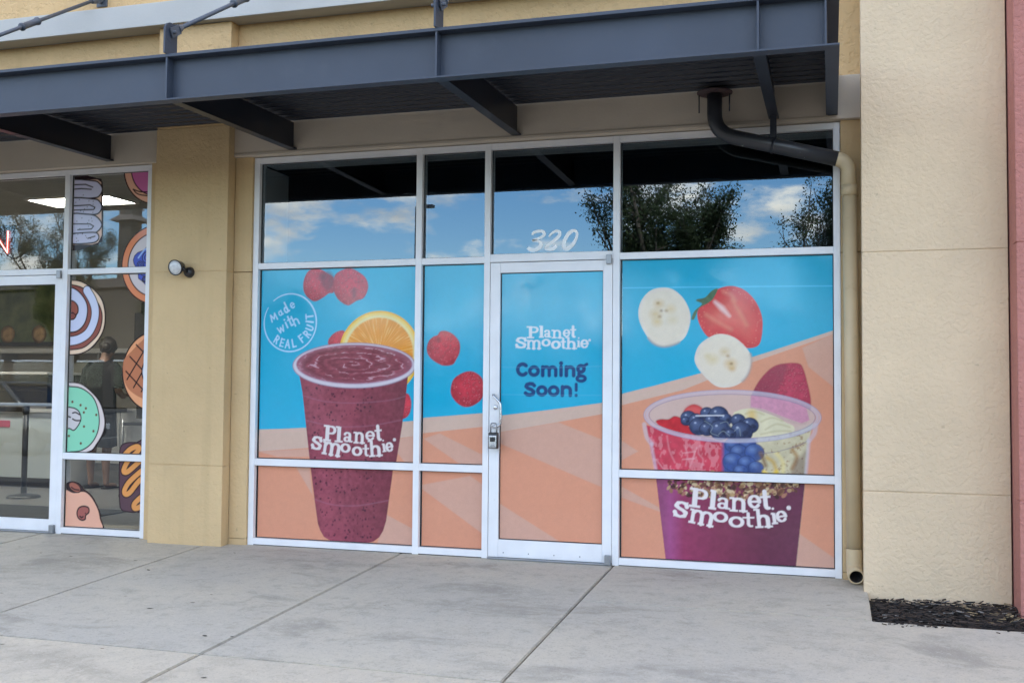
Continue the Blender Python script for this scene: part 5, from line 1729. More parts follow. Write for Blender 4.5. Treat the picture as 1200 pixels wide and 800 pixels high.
def p_waff(cv):
    c0 = np.array((-2.8915, 1.3529))
    cv.ell(c0, .300, .318, col(232, 164, 118))
    q = spline([(-2.9418, 1.6232), (-3.0209, 1.6008), (-3.1122, 1.5211), (-3.1841, 1.4524), (-3.1949, 1.3607), (-3.1717, 1.2578), (-3.1160, 1.1897), (-3.0077, 1.1338), (-2.9014, 1.1236)], n=4)
    cv.poly(q, col(190, 120, 86))
    for a, b in (((485, 510), (640, 640)), ((430, 598), (640, 780)), ((398, 708), (560, 850)), ((560, 460), (640, 520)), ((598, 490), (410, 770)), ((640, 560), (470, 830)), ((640, 700), (540, 860))):
        A = (c0[0] + (a[0] - 652) * .00108, c0[1] - (a[1] - 708) * .00110)
        B = (c0[0] + (b[0] - 652) * .00108, c0[1] - (b[1] - 708) * .00110)
        cv.line([A, B], .012, INK)
    cv.ell(c0, .125, .130, INK)
    cv.ell(c0, .113, .118, col(214, 214, 224))
    cv.line([(c0[0] - .09, c0[1] - .01), (c0[0] - .06, c0[1] - .05)], .012, INK)


sticker('LU2', LUP, np.array([((-2.8915, 1.3529)[0] + .312 * math.cos(a), (-2.8915, 1.3529)[1] + .330 * math.sin(a)) for a in np.linspace(0, 2 * PI, 61)[:-1]]), p_waff, 'waffle donut sticker')

ECL = spline([(-3.2116, 0.6489), (-3.2093, 0.7103), (-3.1898, 0.7501), (-3.1337, 0.7716), (-3.0465, 0.7753), (-2.9243, 0.7780), (-2.9093, 0.2418), (-3.0301, 0.2006), (-3.1118, 0.1989), (-3.1739, 0.2120), (-3.1981, 0.2650), (-3.2085, 0.4391)], n=4)


def p_ecl(cv):
    cv.poly(ECL, col(88, 62, 72), 1, None, -.010)
    for w, cc in ((.062, INK), (.042, col(224, 152, 84))):
        cv.line(spline([(-3.1564, 0.6679), (-3.1063, 0.7128), (-3.0454, 0.7361), (-3.0195, 0.7236), (-3.0440, 0.6882), (-3.1240, 0.6163), (-3.1631, 0.5454), (-3.1522, 0.5239), (-3.1115, 0.5382), (-3.0214, 0.6105), (-2.9615, 0.6556)], False), w, cc)
        cv.line(spline([(-2.9489, 0.5692), (-3.0388, 0.5056), (-3.1187, 0.4334), (-3.1528, 0.3713), (-3.1367, 0.3457), (-3.0962, 0.3646), (-3.0169, 0.4542), (-2.9371, 0.5088)], False), w, cc)
        cv.line(spline([(-2.9329, 0.3619), (-2.9929, 0.3250), (-3.0525, 0.2707), (-3.0515, 0.2361), (-3.0109, 0.2420), (-2.9409, 0.2838)], False), w, cc)


sticker('LU2', LUP, ECL, p_ecl, 'top of the chocolate eclair sticker')
sticker('LL2', LLP, ECL, p_ecl, 'bottom of the chocolate eclair sticker')


def p_hole(cv):
    B = spline([(-3.8099, 0.3610), (-3.7349, 0.3637), (-3.6487, 0.3358), (-3.5484, 0.3500), (-3.4787, 0.3111), (-3.4130, 0.2214), (-3.3842, 0.1350), (-3.3809, 0.0301), (-3.7981, 0.0105)], n=4)
    cv.poly(B, col(228, 172, 146))
    c0 = (-3.6388, 0.3850)
    cv.ell(c0, .068, .040, INK, 1, None, -.45)
    cv.ell(c0, .058, .031, col(160, 96, 80), 1, None, -.45)
    cv.line(spline([(-3.6715, 0.3837), (-3.6391, 0.3671), (-3.5965, 0.3642)], False), .011, INK)
    K = spline([(-3.6117, 0.1780), (-3.5918, 0.2186), (-3.5447, 0.2337), (-3.4969, 0.2224), (-3.4904, 0.1831), (-3.5212, 0.1554), (-3.5254, 0.1244), (-3.5620, 0.1140), (-3.5997, 0.1344)], n=4)
    cv.poly(K, INK, 1, None, .004)
    cv.poly(K, col(162, 92, 84), 1, None, -.008)
    cv.line([(-3.5811, 0.1467), (-3.5627, 0.1360), (-3.5493, 0.1454)], .012, INK)
    cv.ell((-3.5270, 0.1745), .005, .006, INK)


sticker('LL2', LLP, spline([(-3.8100, 0.3655), (-3.7352, 0.3726), (-3.7237, 0.4129), (-3.6732, 0.4342), (-3.5984, 0.4216), (-3.5525, 0.3790), (-3.4686, 0.3230), (-3.4006, 0.2263), (-3.3706, 0.1355), (-3.3668, 0.0132), (-3.7975, -0.0072)], n=4), p_hole, 'round donut hole sticker')

# ------------------------------------------------------------------ inside the donut shop
TROF = emit('lit_troffer', (1.0, .95, .82), 15.0)
for i, (x, y_, lab) in enumerate(((-5.2, 1.95, 'lit rectangular ceiling light seen through the donut shop transom'), (-7.5, 1.95, 'second lit ceiling light, unseen, added to brighten the counter'), (-9.8, 1.95, 'third lit ceiling light, unseen, added to brighten the shop'))):  # second and third lights are added out of view to brighten the counter
    t = root('ceiling_light', (x, y_, 3.2), lab, 'ceiling light', 'row of ceiling lights in the donut shop')
    box('diffuser', x - .50, x + .50, y_ - .22, y_ + .22, 3.182, 3.192, TROF, t)
    bm = bmesh.new()
    for a in ((x - .53, x - .501, y_ - .25, y_ + .25), (x + .501, x + .53, y_ - .25, y_ + .25), (x - .5005, x + .5005, y_ - .25, y_ - .221), (x - .5005, x + .5005, y_ + .221, y_ + .25)):
        add_box(bm, a[0], a[1], a[2], a[3], 3.176, 3.199)
    bm_obj('frame', bm, ALU, t)
NEON = emit('red_neon', (1.0, .16, .12), 5.0)
ns = root('neon_sign', (-5.0, .10, 2.3), 'red neon OPEN sign hanging inside the left transom window', 'sign')
box('backing', -5.30, -4.40, .118, .124, 2.33, 2.62, vary('dark_acrylic', (.02, .02, .02), .1, 5, .3), ns)
for i, strokes in enumerate((
        [[(0, 0), (0, 1), (1, 1), (1, 0), (0, 0)]], [[(0, 0), (0, 1), (1, 1), (1, .5), (0, .5)]],
        [[(1, 0), (0, 0), (0, 1), (1, 1)], [(0, .5), (.8, .5)]], [[(0, 0), (0, 1), (1, 0), (1, 1)]])):
    x0 = -5.255 + i * .215
    nl = None
    vs_, fs_ = [], []
    for s_ in strokes:
        v1, f1 = tube_data([(x0 + a * .15, .108, 2.38 + b * .19) for a, b in s_], .0055, 8)
        fs_ += [tuple(k + len(vs_) for k in f) for f in f1]
        vs_ += v1
    mk('neon_letter', vs_, fs_, NEON, ns, True)

LAM = vary('pale_blue_laminate', (.52, .60, .64), .05, 2, .35)
WHT = vary('white_laminate', (.62, .63, .63), .05, 2, .35)
DGREY = vary('dark_grey_plastic', (.05, .05, .055), .15, 5, .4)
ct = root('service_counter', (-8, 3.2, 0), 'pale blue panelled service counter behind the glass door', 'counter')
for x0 in (-10.2, -9.27, -8.34, -7.41):
    box('front_panel', x0, x0 + .925, 3.14, 3.18, .12, .90, LAM, ct, .003)
box('kick_plate', -10.2, -6.485, 3.19, 3.22, .0, .12, DGREY, ct)
box('top', -10.25, -6.45, 3.10, 3.80, .905, .945, WHT, ct, .004)
box('end_panel', -6.48, -6.45, 3.185, 3.78, .0, .90, WHT, ct)
cs = root('display_case', (-7.5, 3.4, .95), 'glass pastry display case standing on the counter', 'display case')
box('base', -8.6, -6.6, 3.14, 3.74, .946, 1.00, GREY_ALU, cs, .003)
box('glass_front', -8.6, -6.6, 3.145, 3.151, 1.001, 1.36, GLASS_L, cs)
box('top_shelf', -8.6, -6.6, 3.14, 3.74, 1.361, 1.39, WHT, cs, .003)
box('middle_shelf', -8.58, -6.62, 3.16, 3.72, 1.16, 1.17, GLASS_L, cs)
box('back_panel', -8.6, -6.6, 3.745, 3.76, 1.001, 1.36, DGREY, cs)
bx = root('pink_card', (-7.1, 3.12, .7), 'small pink notice stuck on the counter front', 'notice')
box('card', -7.33, -7.12, 3.132, 3.1385, .72, .80, vary('pink_paper', (.55, .08, .16), .05, 3, .6), bx)
st = root('queue_post', (-6.08, 2.22, 0), 'black queue post with a retractable belt on a round base', 'stanchion')
lathe('base', [(.175, 0), (.175, .012), (.15, .03), (.06, .045), (.03, .05)], BLACK, st, (-6.08, 2.22, 0), n=32)
tube('post', [(-6.08, 2.22, .045), (-6.08, 2.22, .92)], .031, BLACK, st, 16)
lathe('head', [(.031, .0), (.037, .005), (.037, .085), (.025, .1), (0, .1)], BLACK, st, (-6.08, 2.22, .92), n=20)
box('belt', -7.9, -6.115, 2.217, 2.222, .935, .99, BLACK, st)
tag(box('door_mat', -6.9, -4.2, .55, 1.55, -.001, .010, vary('black_rubber', (.016, .016, .017), .2, 20, .8, bump=.3, bump_scale=90), None, .003), 'black rubber mat inside the glass door', 'mat')
mb = root('menu_board', (-8.2, 6.35, 1.9), 'dark framed picture board with pastries on the back wall', 'picture board')
box('frame', -10.6, -9.0, 6.33, 6.39, 1.85, 2.95, BLACK, mb, .004)
PICT = vary('green_picture', (.09, .15, .05), .5, 4.0, .4, col2=(.22, .26, .10))
box('picture', -10.54, -9.06, 6.322, 6.3295, 1.91, 2.89, PICT, mb)
CAKE = vary('pastry_print', (.50, .30, .12), .35, 12, .5)
for x in (-10.1, -9.5):
    lathe('pastry', [(.12, 0), (.14, .003), (.07, .006), (0, .006)], CAKE, mb, (x, 6.321, 2.03), (0, -1, 0), 20)
sh = root('wall_shelf', (-7.8, 6.2, 2), 'long pale shelf on the back wall', 'shelf')
box('board', -10.4, -6.4, 6.0, 6.39, 1.72, 1.79, WHT, sh, .003)
for x in (-10, -8.2, -6.6):
    box('shelf_bracket', x, x + .04, 6.05, 6.39, 1.60, 1.7195, GREY_ALU, sh)
bt = root('coffee_machine', (-7.3, 6.2, 1.8), 'tall dark coffee machine on the back shelf', 'machine')
box('body', -7.55, -7.15, 6.05, 6.35, 1.791, 2.32, DGREY, bt, .01)
box('hopper', -7.48, -7.22, 6.10, 6.30, 2.321, 2.48, BLACK, bt, .02)
wb = root('back_counter', (-7.5, 5.9, 0), 'white back counter with grey doors behind the customer', 'counter')
for x0 in (-8.9, -8.2, -7.5, -6.8, -6.1):
    box('cabinet_door', x0, x0 + .69, 5.72, 5.745, .10, .86, WHT, wb, .003)
box('carcass', -8.9, -5.41, 5.75, 6.38, .0, .86, GREY_ALU, wb)
box('top', -8.95, -5.38, 5.68, 6.39, .8605, .90, DGREY, wb, .004)
cab = root('white_cabinet', (-5.85, 3.9, 0), 'white cabinet beside the customer', 'cabinet')
box('carcass', -6.05, -5.48, 3.92, 4.4, .0, .95, WHT, cab, .004)
box('door_panel', -6.03, -5.50, 3.895, 3.9195, .05, .93, WHT, cab, .004)
bag = root('black_bag', (-5.30, 3.35, 0), 'black slumped bag standing on the tiled floor', 'bag')
bm = bmesh.new()
bmesh.ops.create_icosphere(bm, subdivisions=3, radius=1)
for v in bm.verts:
    k = 1 - .45 * max(v.co.z, 0)
    n_ = 1 + .10 * math.sin(v.co.x * 7 + v.co.y * 4) + .08 * math.sin(v.co.z * 9)
    v.co = Vector((-5.30 + v.co.x * .20 * k * n_, 3.30 + v.co.y * .16 * k * n_, max(.0, .17 + v.co.z * .20 * n_)))
bm_obj('body', bm, BLACK, bag, True)
tube('handle', arc_pts([(-5.36, 3.3, .33), (-5.34, 3.3, .50), (-5.22, 3.3, .50), (-5.22, 3.3, .33)], .05), .012, BLACK, bag, 8)
scn = root('rolling_cart', (-4.75, 2.7, 0), 'grey metal cart with black wheels behind the window', 'cart')
for z in (.12, .46, .80):
    box('shelf', -5.05, -4.45, 2.5, 2.95, z, z + .03, DGREY, scn, .004)
for x in (-5.04, -4.46):
    for y_ in (2.51, 2.94):
        tube('post', [(x, y_, .07), (x, y_, .86)], .012, GREY_ALU, scn, 8)
        tube('wheel', [(x - .012, y_, .035), (x + .012, y_, .035)], .034, BLACK, scn, 14)
box('monitor', -5.0, -4.55, 2.68, 2.71, .87, 1.15, BLACK, scn, .006)

# the customer: back turned, head bowed, black dress to the knee
def person():
    o = root('person', (-6.03, 3.39, 0), 'person in a knee-length black dress with bare calves, back turned', 'person')
    SKIN = vary('skin', (.30, .17, .115), .08, 8, .5)
    DRESS = vary('black_cloth', (.010, .010, .012), .2, 20, .9)
    HAIR = vary('dark_hair', (.022, .015, .011), .3, 30, .5)
    px, py = -6.03, 3.39
    V, E, Rr = [], [], []

    def add(p, r, par=None):
        V.append((px + p[0], py + p[1], p[2])); Rr.append(r)
        if par is not None:
            E.append((par, len(V) - 1))
        return len(V) - 1
    pel = add((0, 0, .98), .11)
    sp = add((0, .0, 1.15), .095, pel)
    ch_ = add((0, .02, 1.36), .10, sp)
    nk0 = add((.0, .03, 1.50), .075, ch_)
    nk = add((.01, .055, 1.57), .052, nk0)
    hd = add((.025, .10, 1.655), .080, nk)
    add((.035, .135, 1.745), .078, hd)
    for s in (-1, 1):
        hip = add((s * .085, 0, .93), .10, pel)
        th = add((s * .10, .0, .72), .085, hip)
        kn = add((s * .105, .01, .50), .058, th)
        cf = add((s * .108, -.015, .35), .056, kn)
        an = add((s * .11, .0, .09), .034, cf)
        he = add((s * .11, -.01, .045), .036, an)
        ft = add((s * .125, .10, .035), .032, he)
        add((s * .13, .17, .022), .022, ft)
        so = add((s * .165, .03, 1.43), .062, ch_)
        elb_ = add((s * .235, .02, 1.17), .045, so)
        wr = add((s * .15, .22, 1.10), .030, elb_)
        pm = add((s * .11, .29, 1.11), .034, wr)
        for k in range(4):
            f1_ = add((s * (.075 + .022 * k), .345, 1.12), .009, pm)
            add((s * (.07 + .02 * k), .38 - .006 * abs(k - 1), 1.10), .008, f1_)
        t1 = add((s * .07, .29, 1.13), .011, pm)
        add((s * .05, .325, 1.135), .009, t1)
    me = bpy.data.meshes.new('body')
    c = Vector((px, py, 0))
    me.from_pydata([tuple(Vector(v) - c) for v in V], E, [])
    b = link('body', me, c, o)
    sk = b.modifiers.new('skin', 'SKIN')
    sk.use_smooth_shade = True
    for i, r in enumerate(Rr):
        me.skin_vertices[0].data[i].radius = (r, r)
    me.skin_vertices[0].data[pel].use_root = True
    ss = b.modifiers.new('sub', 'SUBSURF')
    ss.levels = ss.render_levels = 2
    me.materials.append(SKIN)
    # dress: a lofted, slightly folded tube
    rows = [(1.535, .06, .055, .03), (1.50, .13, .075, .03), (1.45, .215, .12, .028), (1.38, .215, .15, .025), (1.28, .195, .15, .02), (1.16, .185, .145, .01), (1.04, .195, .155, .0),
            (.92, .20, .155, .0), (.75, .205, .16, .0), (.60, .21, .165, .0), (.50, .215, .17, .0)]
    n = 28
    vs, fs = [], []
    for j, (z, a, b_, dy) in enumerate(rows):
        for k in range(n):
            t_ = 2 * PI * k / n
            fold = 1 + (.03 * math.sin(t_ * 7 + j * .4)) * max(0, (1.0 - z) * 1.6)
            vs.append((px + a * fold * math.cos(t_), py + dy + b_ * fold * math.sin(t_), z + .01 * math.sin(t_ * 3)))
    for j in range(len(rows) - 1):
        for k in range(n):
            fs.append((j * n + k, (j + 1) * n + k, (j + 1) * n + (k + 1) % n, j * n + (k + 1) % n))
    mk('dress', vs, fs, DRESS, o, True)
    for s in (-1, 1):
        tube('sleeve', [(px + s * .13, py + .03, 1.45), (px + s * .19, py + .03, 1.40), (px + s * .225, py + .022, 1.25), (px + s * .235, py + .02, 1.20)], [.09, .09, .078, .074], DRESS, o, 14)
    # hair with a loose knot
    bm = bmesh.new()
    bmesh.ops.create_icosphere(bm, subdivisions=3, radius=1)
    for v in bm.verts:
        w_ = 1 + .06 * math.sin(v.co.x * 14 + v.co.z * 5) + .05 * math.sin(v.co.y * 11)
        v.co = Vector((px + .025 + v.co.x * .098 * w_, py + .085 + v.co.y * .105 * w_, 1.715 + v.co.z * .112 * w_))
    bm_obj('hair', bm, HAIR, o, True)
    bm = bmesh.new()
    bmesh.ops.create_icosphere(bm, subdivisions=2, radius=.055)
    bmesh.ops.translate(bm, verts=bm.verts, vec=(px + .075, py - .01, 1.70))
    bm_obj('hair_knot', bm, HAIR, o, True)
    for s in (-1, 1):
        box('sandal', px + s * .12 - .042, px + s * .12 + .042, py - .055, py + .20, .0, .014, BLACK, o, .005)


person()

# ------------------------------------------------------------------ dry leaves and litter on the slabs
LEAF = [vary('dead_leaf_dark', (.035, .028, .022), .3, 30, .8), vary('dead_leaf_brown', (.10, .07, .045), .3, 30, .8)]


def leaf(x, y_, s, rot, k, lab):
    vs, fs = [], []
    out = [(-1, 0), (-.6, .28), (-.1, .38), (.45, .26), (1, 0), (.45, -.28), (-.1, -.36), (-.6, -.26)]
    for a, b in out:
        px, pz = a * s, (.10 * abs(b) + .12 * a * a * .5) * s
        vs.append((x + px * math.cos(rot) - b * s * math.sin(rot), y_ + px * math.sin(rot) + b * s * math.cos(rot), pz))
    vs.append((x, y_, .002))
    vs = [(v[0], v[1], gz(v[1]) + .003 + v[2]) for v in vs]
    fs = [(i, (i + 1) % 8, 8) for i in range(8)]
    o = mk('dry_leaf', vs, fs, LEAF[k], None, True)
    tag(o, lab, 'leaf', 'dry leaves on the sidewalk')


LP = ((-2.641, -1.836), (-3.311, -0.714), (-3.003, -0.760), (-2.438, -0.763), (-2.152, -1.008), (-1.487, -1.912), (-1.324, -1.718), (-1.322, -1.517), (-0.689, -2.307), (-0.840, -2.332), (-0.442, -2.952), (-1.889, -0.327), (-1.220, -2.684), (-1.782, -2.762), )
LL_ = ['tiny dark leaf at the left edge, farthest from any joint', 'tiny dark leaf in front of the donut shop door', 'tiny dark leaf below the donut shop mullion', 'dark leaf just above the joint left of the tan pilaster', 'dark leaf lying just below the joint left of the tan pilaster', 'dark leaf in the middle of the stained slab', 'small dark leaf among the stains on the middle slab', 'dark leaf at the upper edge of the stains on the middle slab', 'dark leaf right beside the joint crossing', 'curled dark leaf just left of the joint crossing', 'dark speck of leaf on the front slab at the bottom edge', 'dark leaf in front of the strip right of the tan pilaster', 'brown leaf on the front slab near the long cross joint', 'small dark leaf on the front slab at the left edge']
for i, ((x, y_), lab) in enumerate(zip(LP, LL_)):
    leaf(x, y_, (.022 if i in (9, 3, 4, 5) else .015) * rng.uniform(.8, 1.2), rng.uniform(-.5, .5), 1 if i == 12 else 0, lab)

# ------------------------------------------------------------------ across the parking lot (seen mirrored in the glass)
BARK = vary('bark', (.09, .075, .06), .3, 6, .95, bump=.5, bump_scale=30)


def leaf_mat(name, a, b):
    m, N, L, p_ = bsdf(name, a, .6, 0, .3)
    g_ = N.new('ShaderNodeNewGeometry')
    r = N.new('ShaderNodeValToRGB')
    r.color_ramp.elements[0].color = (*a, 1)
    r.color_ramp.elements[1].color = (*b, 1)
    L.new(g_.outputs['Random Per Island'], r.inputs['Fac'])
    L.new(r.outputs['Color'], p_.inputs['Base Color'])
    return m


OAK = leaf_mat('oak_leaves', (.012, .024, .010), (.06, .085, .03))
PALM = leaf_mat('palm_leaves', (.03, .05, .02), (.07, .10, .04))


def tree(x, y, h, spread, label, seed, n_leaf=9000, trunk_h=None, group='trees in the parking lot', lean=0.0):
    r = random.Random(seed)
    t = root('oak_tree', (0, 0, 0), label, 'tree', group)
    th = trunk_h or h * .28
    limbs, tips = [], []

    def grow(p, d, l, rad, lev):
        pts, q = [p], p
        dd = d.copy()
        n = 4
        for i in range(n):
            dd = (dd + Vector((r.gauss(0, .16), r.gauss(0, .16), r.gauss(.03, .10)))).normalized()
            q = q + dd * (l / n)
            pts.append(q)
        limbs.append((pts, [rad * (1 - .5 * i / n) for i in range(n + 1)]))
        if lev >= 2:
            tips.extend(pts[1:])
        if lev < 4:
            for k in range(3 if lev else 6):
                i = r.randint(2, n) if lev else r.randint(2, n)
                a = r.uniform(0, 2 * PI)
                up = r.uniform(.15, .8) if lev < 2 else r.uniform(-.15, .7)
                nd = (dd * .45 + Vector((math.cos(a), math.sin(a), up))).normalized()
                grow(pts[i], nd, l * r.uniform(.58, .8), rad * .55, lev + 1)
    grow(Vector((0, 0, -.05)), Vector((lean, 0, 1)), th * 1.25, h * .020, 0)
    zs = max(p.z for p in tips)
    xs = max(math.hypot(p.x, p.y) for p in tips)
    fz, fx = (h - th) / max(zs - th, .1), spread / xs

    def warp(p):
        return Vector((p.x * fx, p.y * fx, th + (p.z - th) * fz if p.z > th else p.z))
    vs, fs = [], []
    for pts, rad in limbs:
        v1, f1 = tube_data([warp(p) for p in pts], rad, 6, False)
        fs += [tuple(k + len(vs) for k in f) for f in f1]
        vs += v1
    mk('trunk', vs, fs, BARK, t, True)
    nr = np.random.default_rng(seed)
    tp = np.array([tuple(warp(p)) for p in tips])
    # leaves gather in clumps round the twig ends
    cl = tp[nr.integers(0, len(tp), n_leaf // 18)]
    base = np.repeat(cl + nr.normal(0, .14, cl.shape), 18, 0)
    N_ = len(base)
    P = base + nr.normal(0, .15, (N_, 3)) * np.array((1, 1, .8))
    a = nr.normal(size=(N_, 3)); a /= np.linalg.norm(a, axis=1)[:, None]
    b = np.cross(a, nr.normal(size=(N_, 3))); b /= np.linalg.norm(b, axis=1)[:, None]
    s = nr.uniform(.03, .066, (N_, 1))
    V = np.stack([P - a * s, P + b * s * .5, P + a * s, P - b * s * .5], 1).reshape(-1, 3)
    me = bpy.data.meshes.new('crown')
    me.vertices.add(len(V)); me.vertices.foreach_set('co', V.astype(np.float32).ravel())
    me.loops.add(N_ * 4); me.loops.foreach_set('vertex_index', np.arange(N_ * 4, dtype=np.int32))
    me.polygons.add(N_); me.polygons.foreach_set('loop_start', np.arange(0, N_ * 4, 4, dtype=np.int32)); me.polygons.foreach_set('loop_total', np.full(N_, 4, np.int32))
    me.update(calc_edges=True)
    me.materials.append(OAK)
    link('crown', me, (0, 0, 0), t)
    t.location = (x, y, LOT)
    return t


tree(-3.8, -30, 12.6, 3.7, 'broad dark oak mirrored in the transom right of the number', 3, 52000)
tree(3.1, -30.5, 10.6, 3.0, 'oak mirrored at the right end of the transom by the drain pipe', 8, 30000)
tree(-36.6, -40, 12.2, 4.0, 'oak mirrored at the top of the donut shop door', 12, 52000)
tree(-32.9, -44, 11.4, 2.4, 'slender oak mirrored beside the roof turret', 17, 40000)
tree(-45.0, -38, 9.5, 4.0, 'oak mirrored low in the donut shop door', 23, 12000)
tree(13.0, -32, 9.0, 3.5, 'oak in the parking lot beyond the right end', 29, 8000)

# a palm far off
pt = root('palm_tree', (0, 0, 0), 'small far palm mirrored just left of the number', 'tree')
tube('trunk', [(0, 0, -.1), (.1, 0, 4), (.15, 0, 8.6)], [.22, .17, .13], BARK, pt, 8)
vs, fs = [], []
for k in range(16):
    a = 2 * PI * k / 16 + rng.uniform(-.15, .15)
    d = Vector((math.cos(a), math.sin(a), 0))
    sd_ = Vector((-d.y, d.x, 0))
    up = rng.uniform(.1, 1.0)
    for j in range(9):
        t = (j + 1) / 9
        p = Vector((.15, 0, 8.6)) + d * (2.0 * t) + Vector((0, 0, up * t * 1.6 - 1.9 * t * t))
        for s_ in (-1, 1):
            b0 = len(vs)
            e_ = p + sd_ * s_ * (.55 * math.sin(PI * min(t + .12, 1))) + Vector((0, 0, -.22)) + d * .2
            vs += [p, p + d * .09, e_]
            fs.append((b0, b0 + 1, b0 + 2))
mk('crown', vs, fs, PALM, pt)
pt.location = (-16.6, -60, LOT)

# lamp posts
def lamp_post(x, y, h, label, two=True, rz=0.0):
    t = root('lamp_post', (0, 0, 0), label, 'lamp post', 'lamp posts in the parking lot')
    lathe('footing', [(.28, 0), (.28, .7), (.26, .72), (.0, .72)], CONC_F, t, (0, 0, 0), n=16)
    tube('pole', [(0, 0, .7), (0, 0, h)], [.09, .07], STEEL_D, t, 10)
    for s in ((-1, 1) if two else (1,)):
        tube('arm', [(0, 0, h - .08), (s * .5, 0, h - .05)], .035, STEEL_D, t, 8)
        hd = box('lamp_head', min(s * .45, s * 1.15), max(s * .45, s * 1.15), -.2, .2, h - .12, h + .04, STEEL_D, t, .02)
        box('lens', min(s * .5, s * 1.1), max(s * .5, s * 1.1), -.16, .16, h - .135, h - .1205, LENS, hd)
    t.location = (x, y, LOT)
    t.rotation_euler.z = rz
    return t


lamp_post(-20.9, -50, 12.3, 'lamp post mirrored beside the second mullion', False, .1)
lamp_post(-25.0, -68, 11.3, 'far twin-headed lamp post mirrored low in the narrow transom', True, .3)

# low shops across the lot with a roof turret
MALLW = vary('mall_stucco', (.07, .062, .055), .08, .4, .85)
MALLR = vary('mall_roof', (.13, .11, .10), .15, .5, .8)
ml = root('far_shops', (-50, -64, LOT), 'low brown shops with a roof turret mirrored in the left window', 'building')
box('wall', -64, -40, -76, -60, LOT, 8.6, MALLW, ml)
box('parapet', -64.2, -39.8, -76.2, -59.8, 8.601, 9.3, MALLR, ml, .05)
for i in range(5):
    x0 = -63 + i * 4.6
    w_ = box('shop_window', x0, x0 + 3.6, -59.995, -59.9, LOT + .1, 3.0, GLASS_L, ml)
    box('window_frame', x0 - .1, x0 + 3.7, -59.89, -59.82, 3.0, 3.12, ALU, w_)
box('turret', -49.95, -48.75, -62.2, -60.9, 9.3, 14.8, MALLW, ml)
bm = bmesh.new()


def eave(bm, c, a, z0, z1, b):
    lo = [bm.verts.new((c[0] + sx * a, c[1] + sy * a, z0)) for sx, sy in ((-1, -1), (1, -1), (1, 1), (-1, 1))]
    hi = [bm.verts.new((c[0] + sx * b, c[1] + sy * b, z1)) for sx, sy in ((-1, -1), (1, -1), (1, 1), (-1, 1))]
    bm.faces.new(lo[::-1]); bm.faces.new(hi)
    for i in range(4):
        bm.faces.new((lo[i], lo[(i + 1) % 4], hi[(i + 1) % 4], hi[i]))


eave(bm, (-49.35, -61.55), 1.15, 13.9, 14.35, .66)
eave(bm, (-49.35, -61.55), .78, 14.801, 15.15, .3)
eave(bm, (-49.35, -61.55), .2, 15.151, 15.6, .04)
bm_obj('turret_roof', bm, MALLR, ml)
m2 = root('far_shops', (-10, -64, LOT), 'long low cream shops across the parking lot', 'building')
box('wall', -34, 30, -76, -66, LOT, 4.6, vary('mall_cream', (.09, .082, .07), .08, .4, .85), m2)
box('parapet', -34.2, 30.2, -76.2, -65.8, 4.601, 5.0, MALLR, m2, .05)
for i in range(12):
    x0 = -33 + i * 5.2
    w_ = box('shop_window', x0, x0 + 4.0, -65.995, -65.9, LOT + .1, 2.7, GLASS_L, m2)
    box('window_frame', x0 - .1, x0 + 4.1, -65.89, -65.82, 2.7, 2.82, ALU, w_)

# parked cars
TYRE = vary('tyre', (.015, .015, .016), .2, 20, .8)
CARGL = bsdf('car_glass', (.012, .014, .016), .05, 0, .8)[0]
TAIL = vary('tail_lamp', (.35, .01, .01), .1, 10, .2)
HEAD = vary('head_lamp', (.65, .66, .68), .1, 10, .1)


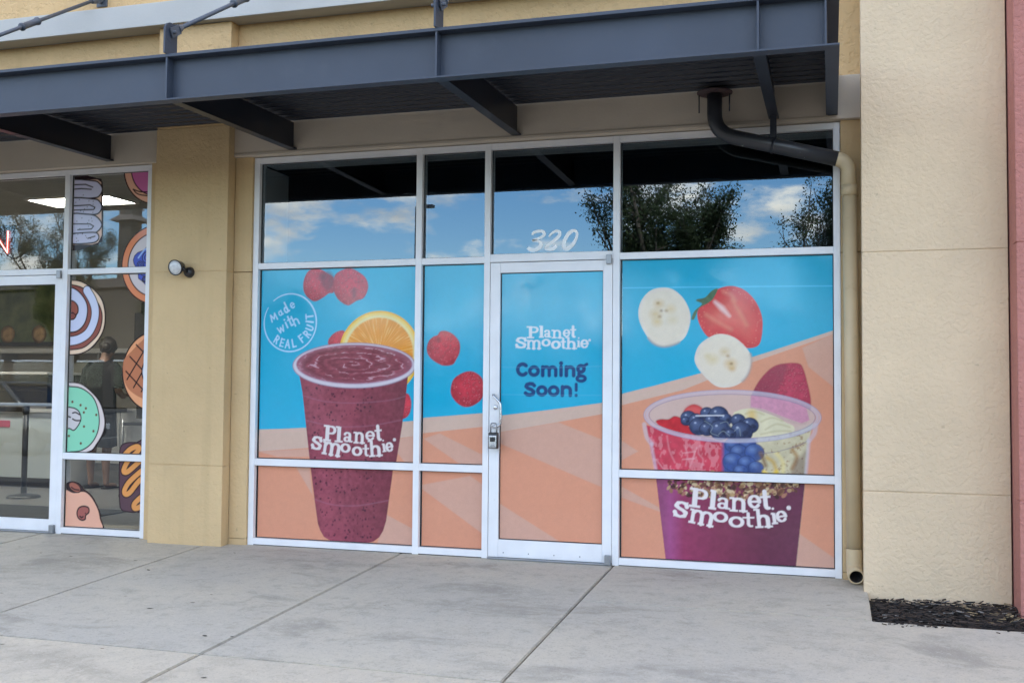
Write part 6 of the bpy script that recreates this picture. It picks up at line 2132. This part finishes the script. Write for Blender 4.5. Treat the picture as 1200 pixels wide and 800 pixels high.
def car(x, y, rz, paint, label):
    t = root('parked_car', (0, 0, 0), label, 'car', 'cars parked in the lot')
    m = bpy.data.materials.get(paint[0])
    if not m:
        m, N, L, b = bsdf(paint[0], paint[1], .3, 0, .5)
        b.inputs['Coat Weight'].default_value = .8
        b.inputs['Coat Roughness'].default_value = .05
    # body shell: cross sections along the length (x), half width and heights
    S = [(-2.30, .55, .42, .80), (-2.22, .78, .32, .98), (-1.9, .88, .26, 1.04), (-1.2, .92, .24, 1.05), (-.2, .93, .24, 1.04), (.8, .93, .24, 1.02), (1.25, .92, .24, 1.0), (1.8, .88, .27, .93), (2.2, .76, .33, .80), (2.34, .55, .42, .68)]
    vs, fs = [], []
    for px, w, z0, z1 in S:
        ring = [(-w * .86, z0), (-w, z0 + .14), (-w, (z0 + z1) / 2), (-w * .97, z1 - .08), (-w * .88, z1), (w * .88, z1), (w * .97, z1 - .08), (w, (z0 + z1) / 2), (w, z0 + .14), (w * .86, z0)]
        vs += [(px, a, b) for a, b in ring]
    n = 10
    for i in range(len(S) - 1):
        for k in range(n):
            fs.append((i * n + k, i * n + (k + 1) % n, (i + 1) * n + (k + 1) % n, (i + 1) * n + k))
    fs += [tuple(range(n))[::-1], tuple((len(S) - 1) * n + k for k in range(n))]
    bd = mk('body', vs, fs, m, t, True)
    sm = bd.modifiers.new('sub', 'SUBSURF'); sm.levels = sm.render_levels = 1
    # cabin
    G = [(-2.05, .80, 1.00), (-1.55, .70, 1.60), (-.3, .70, 1.68), (.45, .68, 1.60), (1.25, .80, 1.00)]
    vs = []
    for px, w, z in G:
        vs += [(px, -w, z), (px, w, z)]
    lo = [(-2.05, -.86, .99), (-2.05, .86, .99), (1.25, -.86, .97), (1.25, .86, .97)]
    vs += lo
    fs = [(0, 1, 3, 2), (2, 3, 5, 4), (4, 5, 7, 6), (6, 7, 9, 8), (10, 0, 2, 4, 6, 8, 12), (11, 13, 9, 7, 5, 3, 1), (10, 11, 1, 0), (12, 8, 9, 13)]
    cb = mk('cabin', vs, fs, CARGL, t)
    box('roof', -1.60, .42, -.69, .69, 1.60, 1.70, m, t, .04)
    for s in (-1, 1):
        for a, b in (((-2.05, s * .845, 1.0), (-1.55, s * .715, 1.63)), ((-.45, s * .875, 1.0), (-.45, s * .72, 1.64)), ((1.27, s * .83, 1.0), (.42, s * .70, 1.63))):
            tube('pillar', [a, b], .055, m, t, 8)
        box('mirror', .85, 1.02, s * .88, s * 1.06, 1.02, 1.16, m, t, .03)
        for wx in (-1.42, 1.42):
            w_ = tube('wheel', [(wx, s * .72, .33), (wx, s * .93, .33)], .33, TYRE, t, 24)
            tube('rim', [(wx, s * .925, .33), (wx, s * .945, .33)], .21, DGREY, w_, 20)
        box('tail_lamp', -2.27, -2.14, s * .58, s * .82, .72, .92, TAIL, t, .02)
        box('head_lamp', 2.12, 2.26, s * .50, s * .76, .58, .72, HEAD, t, .02)
        for dx in (-.95, .25):
            box('door_handle', dx - .09, dx + .09, s * .925, s * .955, .86, .885, m, t, .006)
    box('bumper', -2.36, -2.16, -.72, .72, .36, .52, DGREY, t, .03)
    t.location = (x, y, LOT)
    t.rotation_euler.z = rz
    return t


car(-16.6, -13.6, .05, ('grey_car_paint', (.07, .075, .08)), 'dark grey hatchback mirrored in the donut shop door')
car(-12.9, -18.6, .02, ('silver_car_paint', (.35, .36, .38)), 'silver car mirrored in the donut shop window')
car(5.5, -20.6, 1.57, ('dark_car_paint', (.03, .035, .045)), 'dark car parked across the lot on the right')

# distant belt of trees closing the horizon
nr = np.random.default_rng(77)
N_ = 26000
ang = nr.uniform(PI * .95, PI * 2.05, N_)
rad = nr.uniform(150, 185, N_)
top = 7 + 4 * vnoise(ang * 30, rad * .02, 1.0, 3)
P = np.stack([rad * np.cos(ang), rad * np.sin(ang), LOT + nr.random(N_) ** .7 * top], 1)
a = nr.normal(size=(N_, 3)); a /= np.linalg.norm(a, axis=1)[:, None]
b = np.cross(a, nr.normal(size=(N_, 3))); b /= np.linalg.norm(b, axis=1)[:, None]
s = nr.uniform(.5, 1.1, (N_, 1))
V = np.stack([P - a * s, P + b * s * .7, P + a * s, P - b * s * .7], 1).reshape(-1, 3)
me = bpy.data.meshes.new('distant_trees')
me.from_pydata(V.tolist(), [], [(4 * i, 4 * i + 1, 4 * i + 2, 4 * i + 3) for i in range(N_)])
me.materials.append(OAK)
tag(link('distant_trees', me, (0, 0, 0), None), 'far belt of dark trees along the horizon', 'trees', kind='stuff')
